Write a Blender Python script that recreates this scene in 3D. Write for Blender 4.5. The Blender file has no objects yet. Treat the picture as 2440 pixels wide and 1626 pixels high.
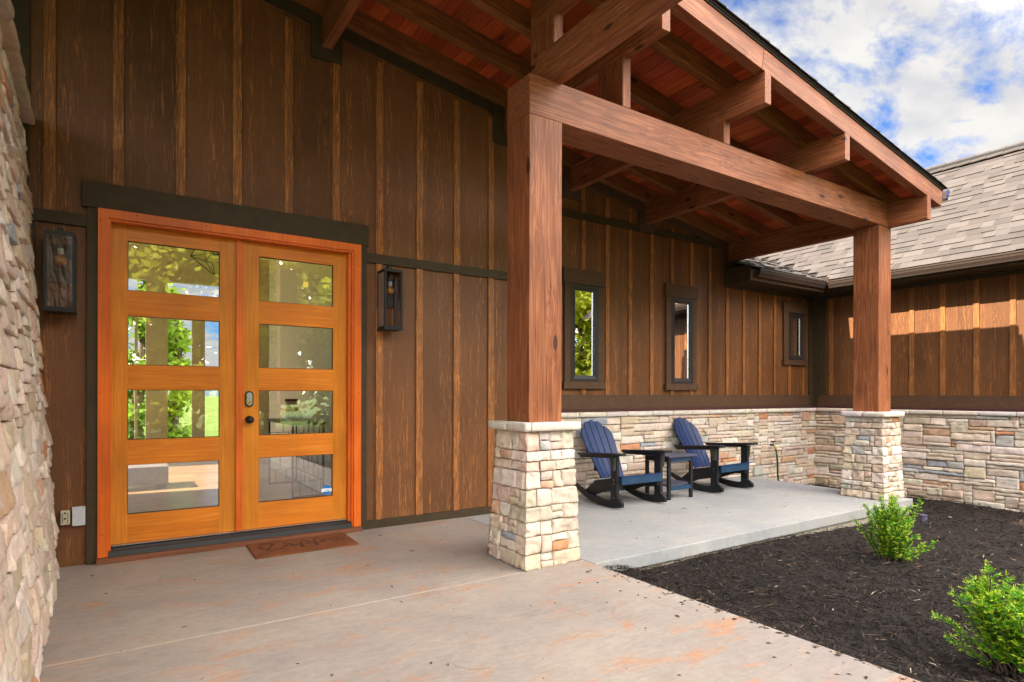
import bpy, bmesh, math, random
from mathutils import Vector, Matrix, noise
random.seed(7)
SC = bpy.context.scene
COL = SC.collection
R = math.radians
# ------------------------------------------------------------------ camera
YAW = R(56.648); F = 1421.2; ROLL = 0.0020017
fw = Vector((math.cos(YAW), math.sin(YAW), 0)); rt = Vector((math.sin(YAW), -math.cos(YAW), 0)); up = Vector((0, 0, 1))
rt2 = rt*math.cos(ROLL)+up*math.sin(ROLL); up2 = up*math.cos(ROLL)-rt*math.sin(ROLL)
cam = bpy.data.cameras.new('camera'); camo = bpy.data.objects.new('camera', cam); COL.objects.link(camo)
m = Matrix((rt2, up2, -fw)).transposed().to_4x4(); m.translation = Vector((0, -5.1, 1.193)); camo.matrix_world = m
cam.sensor_width = 36; cam.lens = 36*F/2440; cam.shift_y = 126/2440; cam.clip_start = .02; cam.clip_end = 3000
SC.camera = camo
# ------------------------------------------------------------------ light
SUN = Vector((-1, .08, .86)).normalized()
EL = math.asin(SUN.z)
sl = bpy.data.lights.new('sun', 'SUN'); sl.energy = 4.8; sl.angle = R(.5); sl.color = (1, .86, .68)
slo = bpy.data.objects.new('sun', sl); COL.objects.link(slo); slo.rotation_euler = (-SUN).to_track_quat('-Z', 'Y').to_euler(); slo.location = (-20, 0, 20)
SC.view_settings.view_transform = 'Standard'; SC.view_settings.look = 'None'; SC.view_settings.gamma = 1
SC.view_settings.exposure = 2.15
W = bpy.data.worlds.new('World'); SC.world = W; W.use_nodes = True
def world():
    nt = W.node_tree; N = nt.nodes; L = nt.links; N.clear()
    out = N.new('ShaderNodeOutputWorld'); bg = N.new('ShaderNodeBackground'); bg.inputs[1].default_value = .12
    sky = N.new('ShaderNodeTexSky'); sky.sky_type = 'NISHITA'; sky.sun_disc = False; sky.sun_elevation = EL
    sky.sun_rotation = math.atan2(SUN.x, SUN.y); sky.air_density = 1.0; sky.dust_density = .4; sky.ozone_density = 2.0
    tc = N.new('ShaderNodeTexCoord'); sep = N.new('ShaderNodeSeparateXYZ'); L.new(tc.outputs['Generated'], sep.inputs[0])
    mx = N.new('ShaderNodeMath'); mx.operation = 'MAXIMUM'; L.new(sep.outputs[2], mx.inputs[0]); mx.inputs[1].default_value = .06
    ad = N.new('ShaderNodeMath'); ad.operation = 'ADD'; L.new(mx.outputs[0], ad.inputs[0]); ad.inputs[1].default_value = .22
    cx = N.new('ShaderNodeMath'); cx.operation = 'DIVIDE'; L.new(sep.outputs[0], cx.inputs[0]); L.new(ad.outputs[0], cx.inputs[1])
    cy = N.new('ShaderNodeMath'); cy.operation = 'DIVIDE'; L.new(sep.outputs[1], cy.inputs[0]); L.new(ad.outputs[0], cy.inputs[1])
    cb = N.new('ShaderNodeCombineXYZ'); L.new(cx.outputs[0], cb.inputs[0]); L.new(cy.outputs[0], cb.inputs[1])
    mp = N.new('ShaderNodeMapping'); L.new(cb.outputs[0], mp.inputs[0]); mp.inputs['Scale'].default_value = (1.15, 1.9, 1); mp.inputs['Rotation'].default_value = (0, 0, R(-25)); mp.inputs['Location'].default_value = (0.4, 2.9, 0)
    n1 = N.new('ShaderNodeTexNoise'); L.new(mp.outputs[0], n1.inputs[0]); n1.inputs['Scale'].default_value = 2.6; n1.inputs['Detail'].default_value = 13; n1.inputs['Roughness'].default_value = .62; n1.inputs['Distortion'].default_value = .25
    rp = N.new('ShaderNodeValToRGB'); rp.color_ramp.elements[0].position = .375; rp.color_ramp.elements[1].position = .515; L.new(n1.outputs[0], rp.inputs[0])
    n2 = N.new('ShaderNodeTexNoise'); L.new(mp.outputs[0], n2.inputs[0]); n2.inputs['Scale'].default_value = 4.5; n2.inputs['Detail'].default_value = 6
    r2 = N.new('ShaderNodeValToRGB'); r2.color_ramp.elements[0].position = .25; r2.color_ramp.elements[0].color = (1.22, 1.27, 1.40, 1); r2.color_ramp.elements[1].position = .62; r2.color_ramp.elements[1].color = (1.78, 1.76, 1.73, 1); L.new(n2.outputs[0], r2.inputs[0])
    tint = N.new('ShaderNodeMix'); tint.data_type = 'RGBA'; tint.blend_type = 'MULTIPLY'; tint.inputs[0].default_value = 1; L.new(sky.outputs[0], tint.inputs[6]); tint.inputs[7].default_value = (.13, .25, .42, 1)
    mix = N.new('ShaderNodeMix'); mix.data_type = 'RGBA'; L.new(rp.outputs[0], mix.inputs[0]); L.new(tint.outputs[2], mix.inputs[6]); L.new(r2.outputs[0], mix.inputs[7])
    # added fill: unseen sky over the front yard boosted and warmed to lift the shade
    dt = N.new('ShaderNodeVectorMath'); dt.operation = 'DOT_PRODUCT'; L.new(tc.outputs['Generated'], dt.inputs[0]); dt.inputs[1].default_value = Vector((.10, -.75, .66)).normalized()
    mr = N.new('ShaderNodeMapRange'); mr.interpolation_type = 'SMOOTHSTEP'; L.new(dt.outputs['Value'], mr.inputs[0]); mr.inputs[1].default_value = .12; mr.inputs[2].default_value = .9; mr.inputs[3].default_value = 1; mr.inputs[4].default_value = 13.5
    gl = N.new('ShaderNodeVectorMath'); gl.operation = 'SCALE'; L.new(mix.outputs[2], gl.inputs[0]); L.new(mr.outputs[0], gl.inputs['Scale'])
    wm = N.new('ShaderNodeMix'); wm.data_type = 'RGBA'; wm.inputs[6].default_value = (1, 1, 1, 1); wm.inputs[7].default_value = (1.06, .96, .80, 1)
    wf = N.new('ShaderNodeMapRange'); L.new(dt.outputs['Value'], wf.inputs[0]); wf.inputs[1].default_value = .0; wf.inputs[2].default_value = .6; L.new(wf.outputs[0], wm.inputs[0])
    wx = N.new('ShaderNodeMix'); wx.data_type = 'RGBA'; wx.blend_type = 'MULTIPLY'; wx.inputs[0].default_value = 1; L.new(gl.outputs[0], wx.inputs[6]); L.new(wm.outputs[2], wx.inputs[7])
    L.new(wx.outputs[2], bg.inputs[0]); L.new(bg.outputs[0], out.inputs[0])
world()
# ------------------------------------------------------------------ materials
def mat(name):
    M = bpy.data.materials.new(name); M.use_nodes = True; nt = M.node_tree
    nt.nodes['Principled BSDF'].inputs['Specular IOR Level'].default_value = .28
    return M, nt, nt.nodes, nt.links, nt.nodes['Principled BSDF']
def plain(name, c, rough=.5, metal=0, var=.12, vs=30, bump=.0, coat=0):
    M, nt, N, L, B = mat(name)
    tc = N.new('ShaderNodeTexCoord'); n = N.new('ShaderNodeTexNoise'); L.new(tc.outputs['Object'], n.inputs[0]); n.inputs['Scale'].default_value = vs; n.inputs['Detail'].default_value = 6
    r = N.new('ShaderNodeValToRGB'); L.new(n.outputs[0], r.inputs[0])
    r.color_ramp.elements[0].position = .3; r.color_ramp.elements[1].position = .7
    r.color_ramp.elements[0].color = (*[x*(1-var) for x in c], 1); r.color_ramp.elements[1].color = (*[min(1, x*(1+var)) for x in c], 1)
    L.new(r.outputs[0], B.inputs['Base Color']); B.inputs['Roughness'].default_value = rough; B.inputs['Metallic'].default_value = metal
    B.inputs['Coat Weight'].default_value = coat
    if bump:
        b = N.new('ShaderNodeBump'); b.inputs['Strength'].default_value = bump; b.inputs['Distance'].default_value = .01; L.new(n.outputs[0], b.inputs['Height']); L.new(b.outputs[0], B.inputs['Normal'])
    return M
def mixc(N, L, fac, a, b, blend='MIX'):
    x = N.new('ShaderNodeMix'); x.data_type = 'RGBA'; x.blend_type = blend
    for sock, val in ((0, fac), (6, a), (7, b)):
        if hasattr(val, 'is_output'): L.new(val, x.inputs[sock])
        elif sock == 0: x.inputs[0].default_value = val
        else: x.inputs[sock].default_value = (*val, 1)
    return x.outputs[2]
def ramp(N, L, src, p0, p1, c0=(0, 0, 0), c1=(1, 1, 1)):
    r = N.new('ShaderNodeValToRGB'); L.new(src, r.inputs[0]); e = r.color_ramp.elements
    e[0].position = p0; e[1].position = p1; e[0].color = (*c0, 1); e[1].color = (*c1, 1); return r.outputs[0]
def noi(N, L, vec, scale, detail=6, rough=.6, dist=0):
    n = N.new('ShaderNodeTexNoise'); L.new(vec, n.inputs[0]); n.inputs['Scale'].default_value = scale; n.inputs['Detail'].default_value = detail; n.inputs['Roughness'].default_value = rough; n.inputs['Distortion'].default_value = dist; return n.outputs[0]
def mapv(N, L, vec, sc, loc=(0, 0, 0)):
    p = N.new('ShaderNodeMapping'); L.new(vec, p.inputs[0]); p.inputs['Scale'].default_value = sc; p.inputs['Location'].default_value = loc; return p.outputs[0]
def bump(N, L, B, h, s, d=.01):
    b = N.new('ShaderNodeBump'); b.inputs['Strength'].default_value = s; b.inputs['Distance'].default_value = d; L.new(h, b.inputs['Height']); L.new(b.outputs[0], B.inputs['Normal'])
def wood(name, c_dark, c_mid, c_light, axis=0, knots=True, rough=.55, fine=1.0, use_attr=False, g=1.0, crack=False):
    M, nt, N, L, B = mat(name)
    tc = N.new('ShaderNodeTexCoord'); oi = N.new('ShaderNodeObjectInfo')
    vm = N.new('ShaderNodeVectorMath'); vm.operation = 'MULTIPLY_ADD'
    cmb = N.new('ShaderNodeCombineXYZ')
    for i in range(3): L.new(oi.outputs['Random'], cmb.inputs[i])
    L.new(cmb.outputs[0], vm.inputs[0]); vm.inputs[1].default_value = (37, 53, 71); L.new(tc.outputs['Object'], vm.inputs[2])
    v = vm.outputs[0]
    sc = [9*g]*3; sc[axis] = .55*g
    s2 = [95*fine]*3; s2[axis] = 2.2*fine
    sk = [5.2]*3; sk[axis] = 1.9
    vv = v
    if knots:
        vor = N.new('ShaderNodeTexVoronoi'); L.new(mapv(N, L, v, sk), vor.inputs[0]); vor.inputs['Scale'].default_value = 1.0
        kd = vor.outputs['Distance']
        kn = ramp(N, L, kd, .08, .13, (1, 1, 1), (0, 0, 0))
        halo = ramp(N, L, kd, .05, .42, (1, 1, 1), (0, 0, 0))
        ad = N.new('ShaderNodeVectorMath'); ad.operation = 'MULTIPLY_ADD'; L.new(halo, ad.inputs[0]); ad.inputs[1].default_value = (.06, .06, .06); L.new(v, ad.inputs[2]); vv = ad.outputs[0]
    w = noi(N, L, mapv(N, L, vv, sc), 1.0, 3, .5, .3)
    # growth rings: fold the slow noise into bands
    mm = N.new('ShaderNodeMath'); mm.operation = 'MULTIPLY'; L.new(w, mm.inputs[0]); mm.inputs[1].default_value = 11
    fr = N.new('ShaderNodeMath'); fr.operation = 'PINGPONG'; L.new(mm.outputs[0], fr.inputs[0]); fr.inputs[1].default_value = .5
    rings = ramp(N, L, fr.outputs[0], .08, .45)
    fib = noi(N, L, mapv(N, L, v, s2), 1.0, 5, .65)
    big = noi(N, L, v, 1.6, 3)
    c = mixc(N, L, rings, c_mid, c_light)
    c = mixc(N, L, ramp(N, L, fib, .28, .60), c_dark, c)
    c = mixc(N, L, ramp(N, L, big, .3, .7, (.78, .78, .78), (1.12, 1.12, 1.12)), (0, 0, 0), c, 'MIX') if False else mixc(N, L, 1.0, c, ramp(N, L, big, .3, .7, (.74, .72, .70), (1.1, 1.1, 1.1)), 'MULTIPLY')
    if knots: c = mixc(N, L, kn, c, tuple(x*.45 for x in c_dark))
    if crack:
        s3 = [26]*3; s3[axis] = .55; cn = noi(N, L, mapv(N, L, vv, s3), 1.0, 4, .5, .15)
        ck = N.new('ShaderNodeMath'); ck.operation = 'SUBTRACT'; L.new(cn, ck.inputs[0]); ck.inputs[1].default_value = .5
        ca = N.new('ShaderNodeMath'); ca.operation = 'ABSOLUTE'; L.new(ck.outputs[0], ca.inputs[0])
        cm = N.new('ShaderNodeMath'); cm.operation = 'MULTIPLY'; L.new(ramp(N, L, ca.outputs[0], .004, .012, (1, 1, 1), (0, 0, 0)), cm.inputs[0]); L.new(ramp(N, L, noi(N, L, v, 2.1, 2), .56, .66), cm.inputs[1])
        c = mixc(N, L, cm.outputs[0], c, tuple(x*.3 for x in c_dark))
    if use_attr:
        at = N.new('ShaderNodeAttribute'); at.attribute_name = 'Col'; c = mixc(N, L, 1.0, c, at.outputs[0], 'MULTIPLY')
    L.new(c, B.inputs['Base Color']); B.inputs['Roughness'].default_value = rough
    bump(N, L, B, fib, .25, .004)
    return M
TIMBER = wood('stained_timber', (.108, .030, .010), (.250, .079, .029), (.345, .126, .052), crack=True)
RAFTERW = wood('stained_rafter', (.095, .032, .009), (.195, .068, .018), (.29, .11, .027))
DECKW = wood('stained_decking', (.28, .042, .011), (.46, .080, .017), (.54, .12, .026), axis=1, use_attr=True, rough=.5)
DOORV = wood('fir_stile', (.50, .155, .012), (.60, .205, .018), (.66, .24, .026), axis=2, knots=False, rough=.32, g=.8)
DOORH = wood('fir_rail', (.50, .135, .010), (.61, .185, .016), (.67, .225, .024), axis=0, knots=False, rough=.32, g=.8)
FRAMEW = wood('door_frame_fir', (.56, .10, .010), (.68, .135, .015), (.72, .16, .02), axis=2, knots=False, rough=.38, g=.8)
SILLW = wood('sill_wood', (.12, .045, .022), (.17, .062, .03), (.2, .075, .04), axis=0, knots=False)
FLOORW = wood('oak_floor', (.26, .155, .075), (.40, .26, .14), (.48, .32, .18), axis=0, knots=False, rough=.25)
def siding(name, dens, base, hi):
    M, nt, N, L, B = mat(name)
    tc = N.new('ShaderNodeTexCoord'); v = tc.outputs['Object']
    sp = N.new('ShaderNodeSeparateXYZ'); L.new(v, sp.inputs[0]); us = N.new('ShaderNodeMath'); us.operation = 'ADD'; L.new(sp.outputs[0], us.inputs[0]); L.new(sp.outputs[1], us.inputs[1])
    ud = N.new('ShaderNodeMath'); ud.operation = 'MULTIPLY_ADD'; L.new(us.outputs[0], ud.inputs[0]); ud.inputs[1].default_value = 1/.388; ud.inputs[2].default_value = 1.10
    uf = N.new('ShaderNodeMath'); uf.operation = 'FLOOR'; L.new(ud.outputs[0], uf.inputs[0]); wn = N.new('ShaderNodeTexWhiteNoise'); wn.noise_dimensions = '1D'; L.new(uf.outputs[0], wn.inputs['W'])
    sh = N.new('ShaderNodeVectorMath'); sh.operation = 'MULTIPLY_ADD'; L.new(wn.outputs['Color'], sh.inputs[0]); sh.inputs[1].default_value = (7, 7, 40); L.new(v, sh.inputs[2]); v = sh.outputs[0]
    wob = noi(N, L, mapv(N, L, v, (6, 6, 3.2)), 1, 3)
    ad = N.new('ShaderNodeVectorMath'); ad.operation = 'MULTIPLY_ADD'; L.new(wob, ad.inputs[0]); ad.inputs[1].default_value = (.045, .045, 0); L.new(v, ad.inputs[2]); vv = ad.outputs[0]
    g1 = noi(N, L, mapv(N, L, vv, (120, 120, 4.5)), 1, 4, .6)
    g2 = noi(N, L, mapv(N, L, vv, (190, 190, 14)), 1, 3, .6)
    band = noi(N, L, mapv(N, L, v, (13, 13, .5)), 1, 3, .55)
    st = ramp(N, L, g1, .54-.06*dens, .68-.04*dens)
    bd = ramp(N, L, band, .53-.30*dens, .66-.22*dens)
    mk = N.new('ShaderNodeMath'); mk.operation = 'MULTIPLY'; L.new(st, mk.inputs[0]); L.new(bd, mk.inputs[1])
    big = noi(N, L, mapv(N, L, v, (2.2, 2.2, 1.1)), 1, 4)
    b = mixc(N, L, ramp(N, L, big, .3, .7), tuple(x*.8 for x in base), tuple(x*1.2 for x in base))
    b = mixc(N, L, 1., b, ramp(N, L, g2, .3, .75, (.82, .82, .82), (1.14, 1.14, 1.14)), 'MULTIPLY')
    c = mixc(N, L, mk.outputs[0], b, hi)
    vb = ramp(N, L, wn.outputs['Value'], 0, 1, (.84, .84, .82), (1.16, 1.15, 1.14)); c = mixc(N, L, 1., c, vb, 'MULTIPLY')
    L.new(c, B.inputs['Base Color']); B.inputs['Roughness'].default_value = .5
    bump(N, L, B, g1, .45, .005)
    return M
SIDING = siding('woodgrain_siding', .26, (.122, .048, .0165), (.33, .125, .036))
BATTEN = siding('woodgrain_batten', 1.0, (.185, .070, .022), (.41, .155, .04))
TRIM = plain('dark_trim', (.042, .027, .012), .6, var=.18, vs=14, bump=.05)
TRIM_LIT = plain('lit_trim', (.075, .038, .020), .6, var=.14, vs=14, bump=.05)  # same dark trim, brighter light of the porch walls put into its colour
FLASH = plain('red_brown_flashing', (.06, .022, .022), .35)
METALB = plain('bronze_gutter', (.045, .032, .026), .35, var=.1)
COPPER = plain('copper_drip_edge', (.6, .2, .05), .3, metal=.6)
BLACK = plain('black_metal', (.012, .013, .015), .4)
WINF = plain('bronze_window_frame', (.026, .021, .021), .4)
WHITEP = plain('grey_white_plastic', (.42, .44, .46), .5, var=.06)
BEIGEP = plain('beige_plastic', (.42, .38, .27), .5, var=.06)
DARK = plain('dark_gap', (.02, .017, .015), .9)
MORTAR = plain('dark_mortar', (.06, .048, .04), .95, var=.3, vs=40)
NAVY = plain('navy_poly_lumber', (.005, .021, .085), .42, var=.2, vs=9)
NAVYK = plain('black_poly_lumber', (.011, .012, .014), .42, var=.2, vs=9)
TEAL = plain('blue_poly_lumber', (.012, .040, .085), .45, var=.2, vs=9)
TGREY = plain('slate_poly_lumber', (.055, .055, .085), .45, var=.2, vs=9)
GREENH = plain('green_hose', (.01, .07, .03), .4)
BRASS = plain('brass', (.55, .35, .12), .3, metal=1)
STEEL = plain('steel', (.55, .57, .6), .25, metal=1)
COIR = None
def coir():
    M, nt, N, L, B = mat('coir_mat'); tc = N.new('ShaderNodeTexCoord'); v = tc.outputs['Object']
    f = noi(N, L, v, 260, 4, .7); g = noi(N, L, v, 5, 4)
    c = mixc(N, L, ramp(N, L, f, .3, .7), (.13, .042, .016), (.30, .105, .035)); c = mixc(N, L, 1., c, ramp(N, L, g, .3, .7, (.7, .7, .7), (1.1, 1.1, 1.1)), 'MULTIPLY')
    L.new(c, B.inputs['Base Color']); B.inputs['Roughness'].default_value = .95; bump(N, L, B, f, .8, .01); return M
COIR = coir()
def concrete(name, a, b, stain, amt):
    M, nt, N, L, B = mat(name); tc = N.new('ShaderNodeTexCoord'); v = tc.outputs['Object']
    n1 = noi(N, L, v, 1.3, 8, .62, .4); n2 = noi(N, L, v, 26, 6, .7); n3 = noi(N, L, mapv(N, L, v, (1.0, 2.2, 1)), 2.6, 9, .68, .8); n4 = noi(N, L, v, 190, 3, .7)
    sp = N.new('ShaderNodeTexVoronoi'); L.new(v, sp.inputs[0]); sp.inputs['Scale'].default_value = 9
    c = mixc(N, L, ramp(N, L, n1, .36, .66), a, b)
    c = mixc(N, L, ramp(N, L, n3, .53, .72, (0, 0, 0), (amt, amt, amt)), c, stain)
    c = mixc(N, L, 1., c, ramp(N, L, n2, .25, .75, (.88, .88, .88), (1.08, 1.08, 1.08)), 'MULTIPLY')
    c = mixc(N, L, 1., c, ramp(N, L, n4, .25, .75, (.93, .93, .93), (1.05, 1.05, 1.05)), 'MULTIPLY')
    spn = noi(N, L, v, 14, 2)
    sm = N.new('ShaderNodeMath'); sm.operation = 'MULTIPLY'; L.new(ramp(N, L, sp.outputs['Distance'], .035, .06, (1, 1, 1), (0, 0, 0)), sm.inputs[0]); L.new(ramp(N, L, spn, .52, .58), sm.inputs[1])
    c = mixc(N, L, sm.outputs[0], c, (.05, .04, .035))
    tw = noi(N, L, mapv(N, L, v, (2, 7, 1)), 3.0, 8, .7, 1.5); c = mixc(N, L, 1., c, ramp(N, L, tw, .3, .7, (.86, .86, .87), (1.1, 1.09, 1.08)), 'MULTIPLY')
    hc = N.new('ShaderNodeTexVoronoi'); hc.feature = 'DISTANCE_TO_EDGE'; wv = N.new('ShaderNodeVectorMath'); wv.operation = 'MULTIPLY_ADD'; nn = N.new('ShaderNodeTexNoise'); L.new(v, nn.inputs[0]); nn.inputs['Scale'].default_value = 4; nn.inputs['Detail'].default_value = 6
    L.new(nn.outputs['Color'], wv.inputs[0]); wv.inputs[1].default_value = (.25, .25, 0); L.new(v, wv.inputs[2]); L.new(wv.outputs[0], hc.inputs[0]); hc.inputs['Scale'].default_value = .55
    hm = N.new('ShaderNodeMath'); hm.operation = 'MULTIPLY'; L.new(ramp(N, L, hc.outputs['Distance'], .0006, .0016, (.4, .4, .4), (0, 0, 0)), hm.inputs[0]); L.new(ramp(N, L, noi(N, L, v, .9, 2), .60, .66), hm.inputs[1]); c = mixc(N, L, hm.outputs[0], c, (.09, .07, .055))
    L.new(c, B.inputs['Base Color']); B.inputs['Roughness'].default_value = .72
    bump(N, L, B, n2, .12, .01); return M
CONC = concrete('patio_concrete', (.240, .207, .183), (.318, .268, .226), (.40, .175, .07), .75)
CONC2 = concrete('porch_concrete', (.255, .26, .265), (.325, .32, .305), (.32, .27, .2), .35)
CMU = concrete('foundation_block', (.34, .30, .24), (.42, .37, .3), (.3, .22, .12), .4)
JOINT = plain('joint_sealant', (.33, .285, .24), .8, var=.1)
def stonem():
    M, nt, N, L, B = mat('ledge_stone'); at = N.new('ShaderNodeAttribute'); at.attribute_name = 'Col'
    tc = N.new('ShaderNodeTexCoord'); v = tc.outputs['Object']
    n1 = noi(N, L, v, 14, 8, .65, .5); n2 = noi(N, L, v, 75, 6, .7); n3 = noi(N, L, mapv(N, L, v, (1, 1, 2.6)), 9, 6, .6, 1.2)
    c = mixc(N, L, 1., at.outputs[0], ramp(N, L, n1, .3, .72, (.80, .78, .76), (1.12, 1.12, 1.12)), 'MULTIPLY')
    c = mixc(N, L, ramp(N, L, n3, .56, .8, (0, 0, 0), (.45, .45, .45)), c, (.50, .33, .19))
    c = mixc(N, L, 1., c, ramp(N, L, n2, .25, .7, (.85, .85, .85), (1.07, 1.07, 1.07)), 'MULTIPLY')
    L.new(c, B.inputs['Base Color']); B.inputs['Roughness'].default_value = .85
    rg = N.new('ShaderNodeTexNoise'); rg.noise_type = 'RIDGED_MULTIFRACTAL'; L.new(mapv(N, L, v, (1, 1, 1.8)), rg.inputs[0]); rg.inputs['Scale'].default_value = 11; rg.inputs['Detail'].default_value = 6; rg.inputs['Roughness'].default_value = .6
    a2 = N.new('ShaderNodeMath'); a2.operation = 'MULTIPLY_ADD'; L.new(rg.outputs[0], a2.inputs[0]); a2.inputs[1].default_value = .45; L.new(n2, a2.inputs[2])
    bump(N, L, B, a2.outputs[0], .75, .014); return M
STONE = stonem()
def attrm(name, rough=.8, vs=40, lo=.8, hi=1.15, trans=0, bumpd=0):
    M, nt, N, L, B = mat(name); at = N.new('ShaderNodeAttribute'); at.attribute_name = 'Col'
    tc = N.new('ShaderNodeTexCoord'); n = noi(N, L, tc.outputs['Object'], vs, 6, .65)
    c = mixc(N, L, 1., at.outputs[0], ramp(N, L, n, .3, .7, (lo, lo, lo), (hi, hi, hi)), 'MULTIPLY')
    L.new(c, B.inputs['Base Color']); B.inputs['Roughness'].default_value = rough
    if trans:
        tr = N.new('ShaderNodeBsdfTranslucent'); L.new(c, tr.inputs[0]); mx = N.new('ShaderNodeMixShader'); mx.inputs[0].default_value = trans
        L.new(B.outputs[0], mx.inputs[1]); L.new(tr.outputs[0], mx.inputs[2]); L.new(mx.outputs[0], N['Material Output'].inputs[0])
    if bumpd: bump(N, L, B, n, .5, bumpd)
    return M
SHINGLE = attrm('asphalt_shingle', .9, 260, .80, 1.16, bumpd=.004)
LEAF = attrm('leaf', .5, 3, .8, 1.2, trans=.5)
NEEDLE = attrm('yew_needle', .45, 20, .85, 1.15, trans=.25)
BARK = plain('bark', (.09, .06, .04), .9, var=.4, vs=20, bump=.5)
MULCH = attrm('mulch_shred', .85, 120, .7, 1.25)
def soil():
    M, nt, N, L, B = mat('mulch_base'); tc = N.new('ShaderNodeTexCoord'); v = tc.outputs['Object']
    n = noi(N, L, v, 55, 8, .7, 1.); c = mixc(N, L, ramp(N, L, n, .35, .7), (.006, .005, .005), (.035, .024, .018)); L.new(c, B.inputs['Base Color']); B.inputs['Roughness'].default_value = .95; bump(N, L, B, n, 1, .02); return M
SOIL = soil()
def grassm():
    M, nt, N, L, B = mat('lawn_grass'); tc = N.new('ShaderNodeTexCoord'); v = tc.outputs['Object']
    n = noi(N, L, v, 1.2, 8, .7); f = noi(N, L, v, 60, 4, .7); c = mixc(N, L, ramp(N, L, n, .3, .7), (.07, .13, .02), (.14, .2, .035)); c = mixc(N, L, 1., c, ramp(N, L, f, .3, .7, (.6, .6, .6), (1.2, 1.2, 1.2)), 'MULTIPLY'); L.new(c, B.inputs['Base Color']); B.inputs['Roughness'].default_value = .9; bump(N, L, B, f, 1, .03); return M
GRASS = grassm()
ROAD = plain('driveway_surface', (.2, .17, .15), .85, var=.2, vs=3)
def glassm(name, lo, hi, tint=(1, 1, 1), wob=.03):
    M, nt, N, L, B = mat(name); N.remove(B)
    lw = N.new('ShaderNodeFresnel'); lw.inputs[0].default_value = 1.5
    fac = ramp(N, L, lw.outputs[0], 0, .6, (lo,)*3, (hi,)*3)
    tr = N.new('ShaderNodeBsdfTransparent'); tr.inputs[0].default_value = (*tint, 1); gl = N.new('ShaderNodeBsdfGlossy'); gl.inputs['Roughness'].default_value = .0
    tc = N.new('ShaderNodeTexCoord'); n = noi(N, L, tc.outputs['Object'], 3.5, 2); b = N.new('ShaderNodeBump'); b.inputs['Strength'].default_value = wob; b.inputs['Distance'].default_value = .01; L.new(n, b.inputs['Height']); L.new(b.outputs[0], gl.inputs['Normal'])
    mx = N.new('ShaderNodeMixShader'); L.new(fac, mx.inputs[0]); L.new(tr.outputs[0], mx.inputs[1]); L.new(gl.outputs[0], mx.inputs[2]); L.new(mx.outputs[0], N['Material Output'].inputs[0])
    return M
GLASS = glassm('coated_door_glass', .25, .85, (.97, .98, .95), .015)
WGLASS = glassm('window_glass', .45, .9, (.35, .4, .38))
LGLASS = glassm('lantern_glass', .17, .85, (.97, .98, .97), .004)
WALLP = plain('grey_wall_paint', (.74, .66, .50), .7, var=.04)
WALLG = plain('pale_wall_paint', (.78, .77, .72), .7, var=.04)
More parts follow.
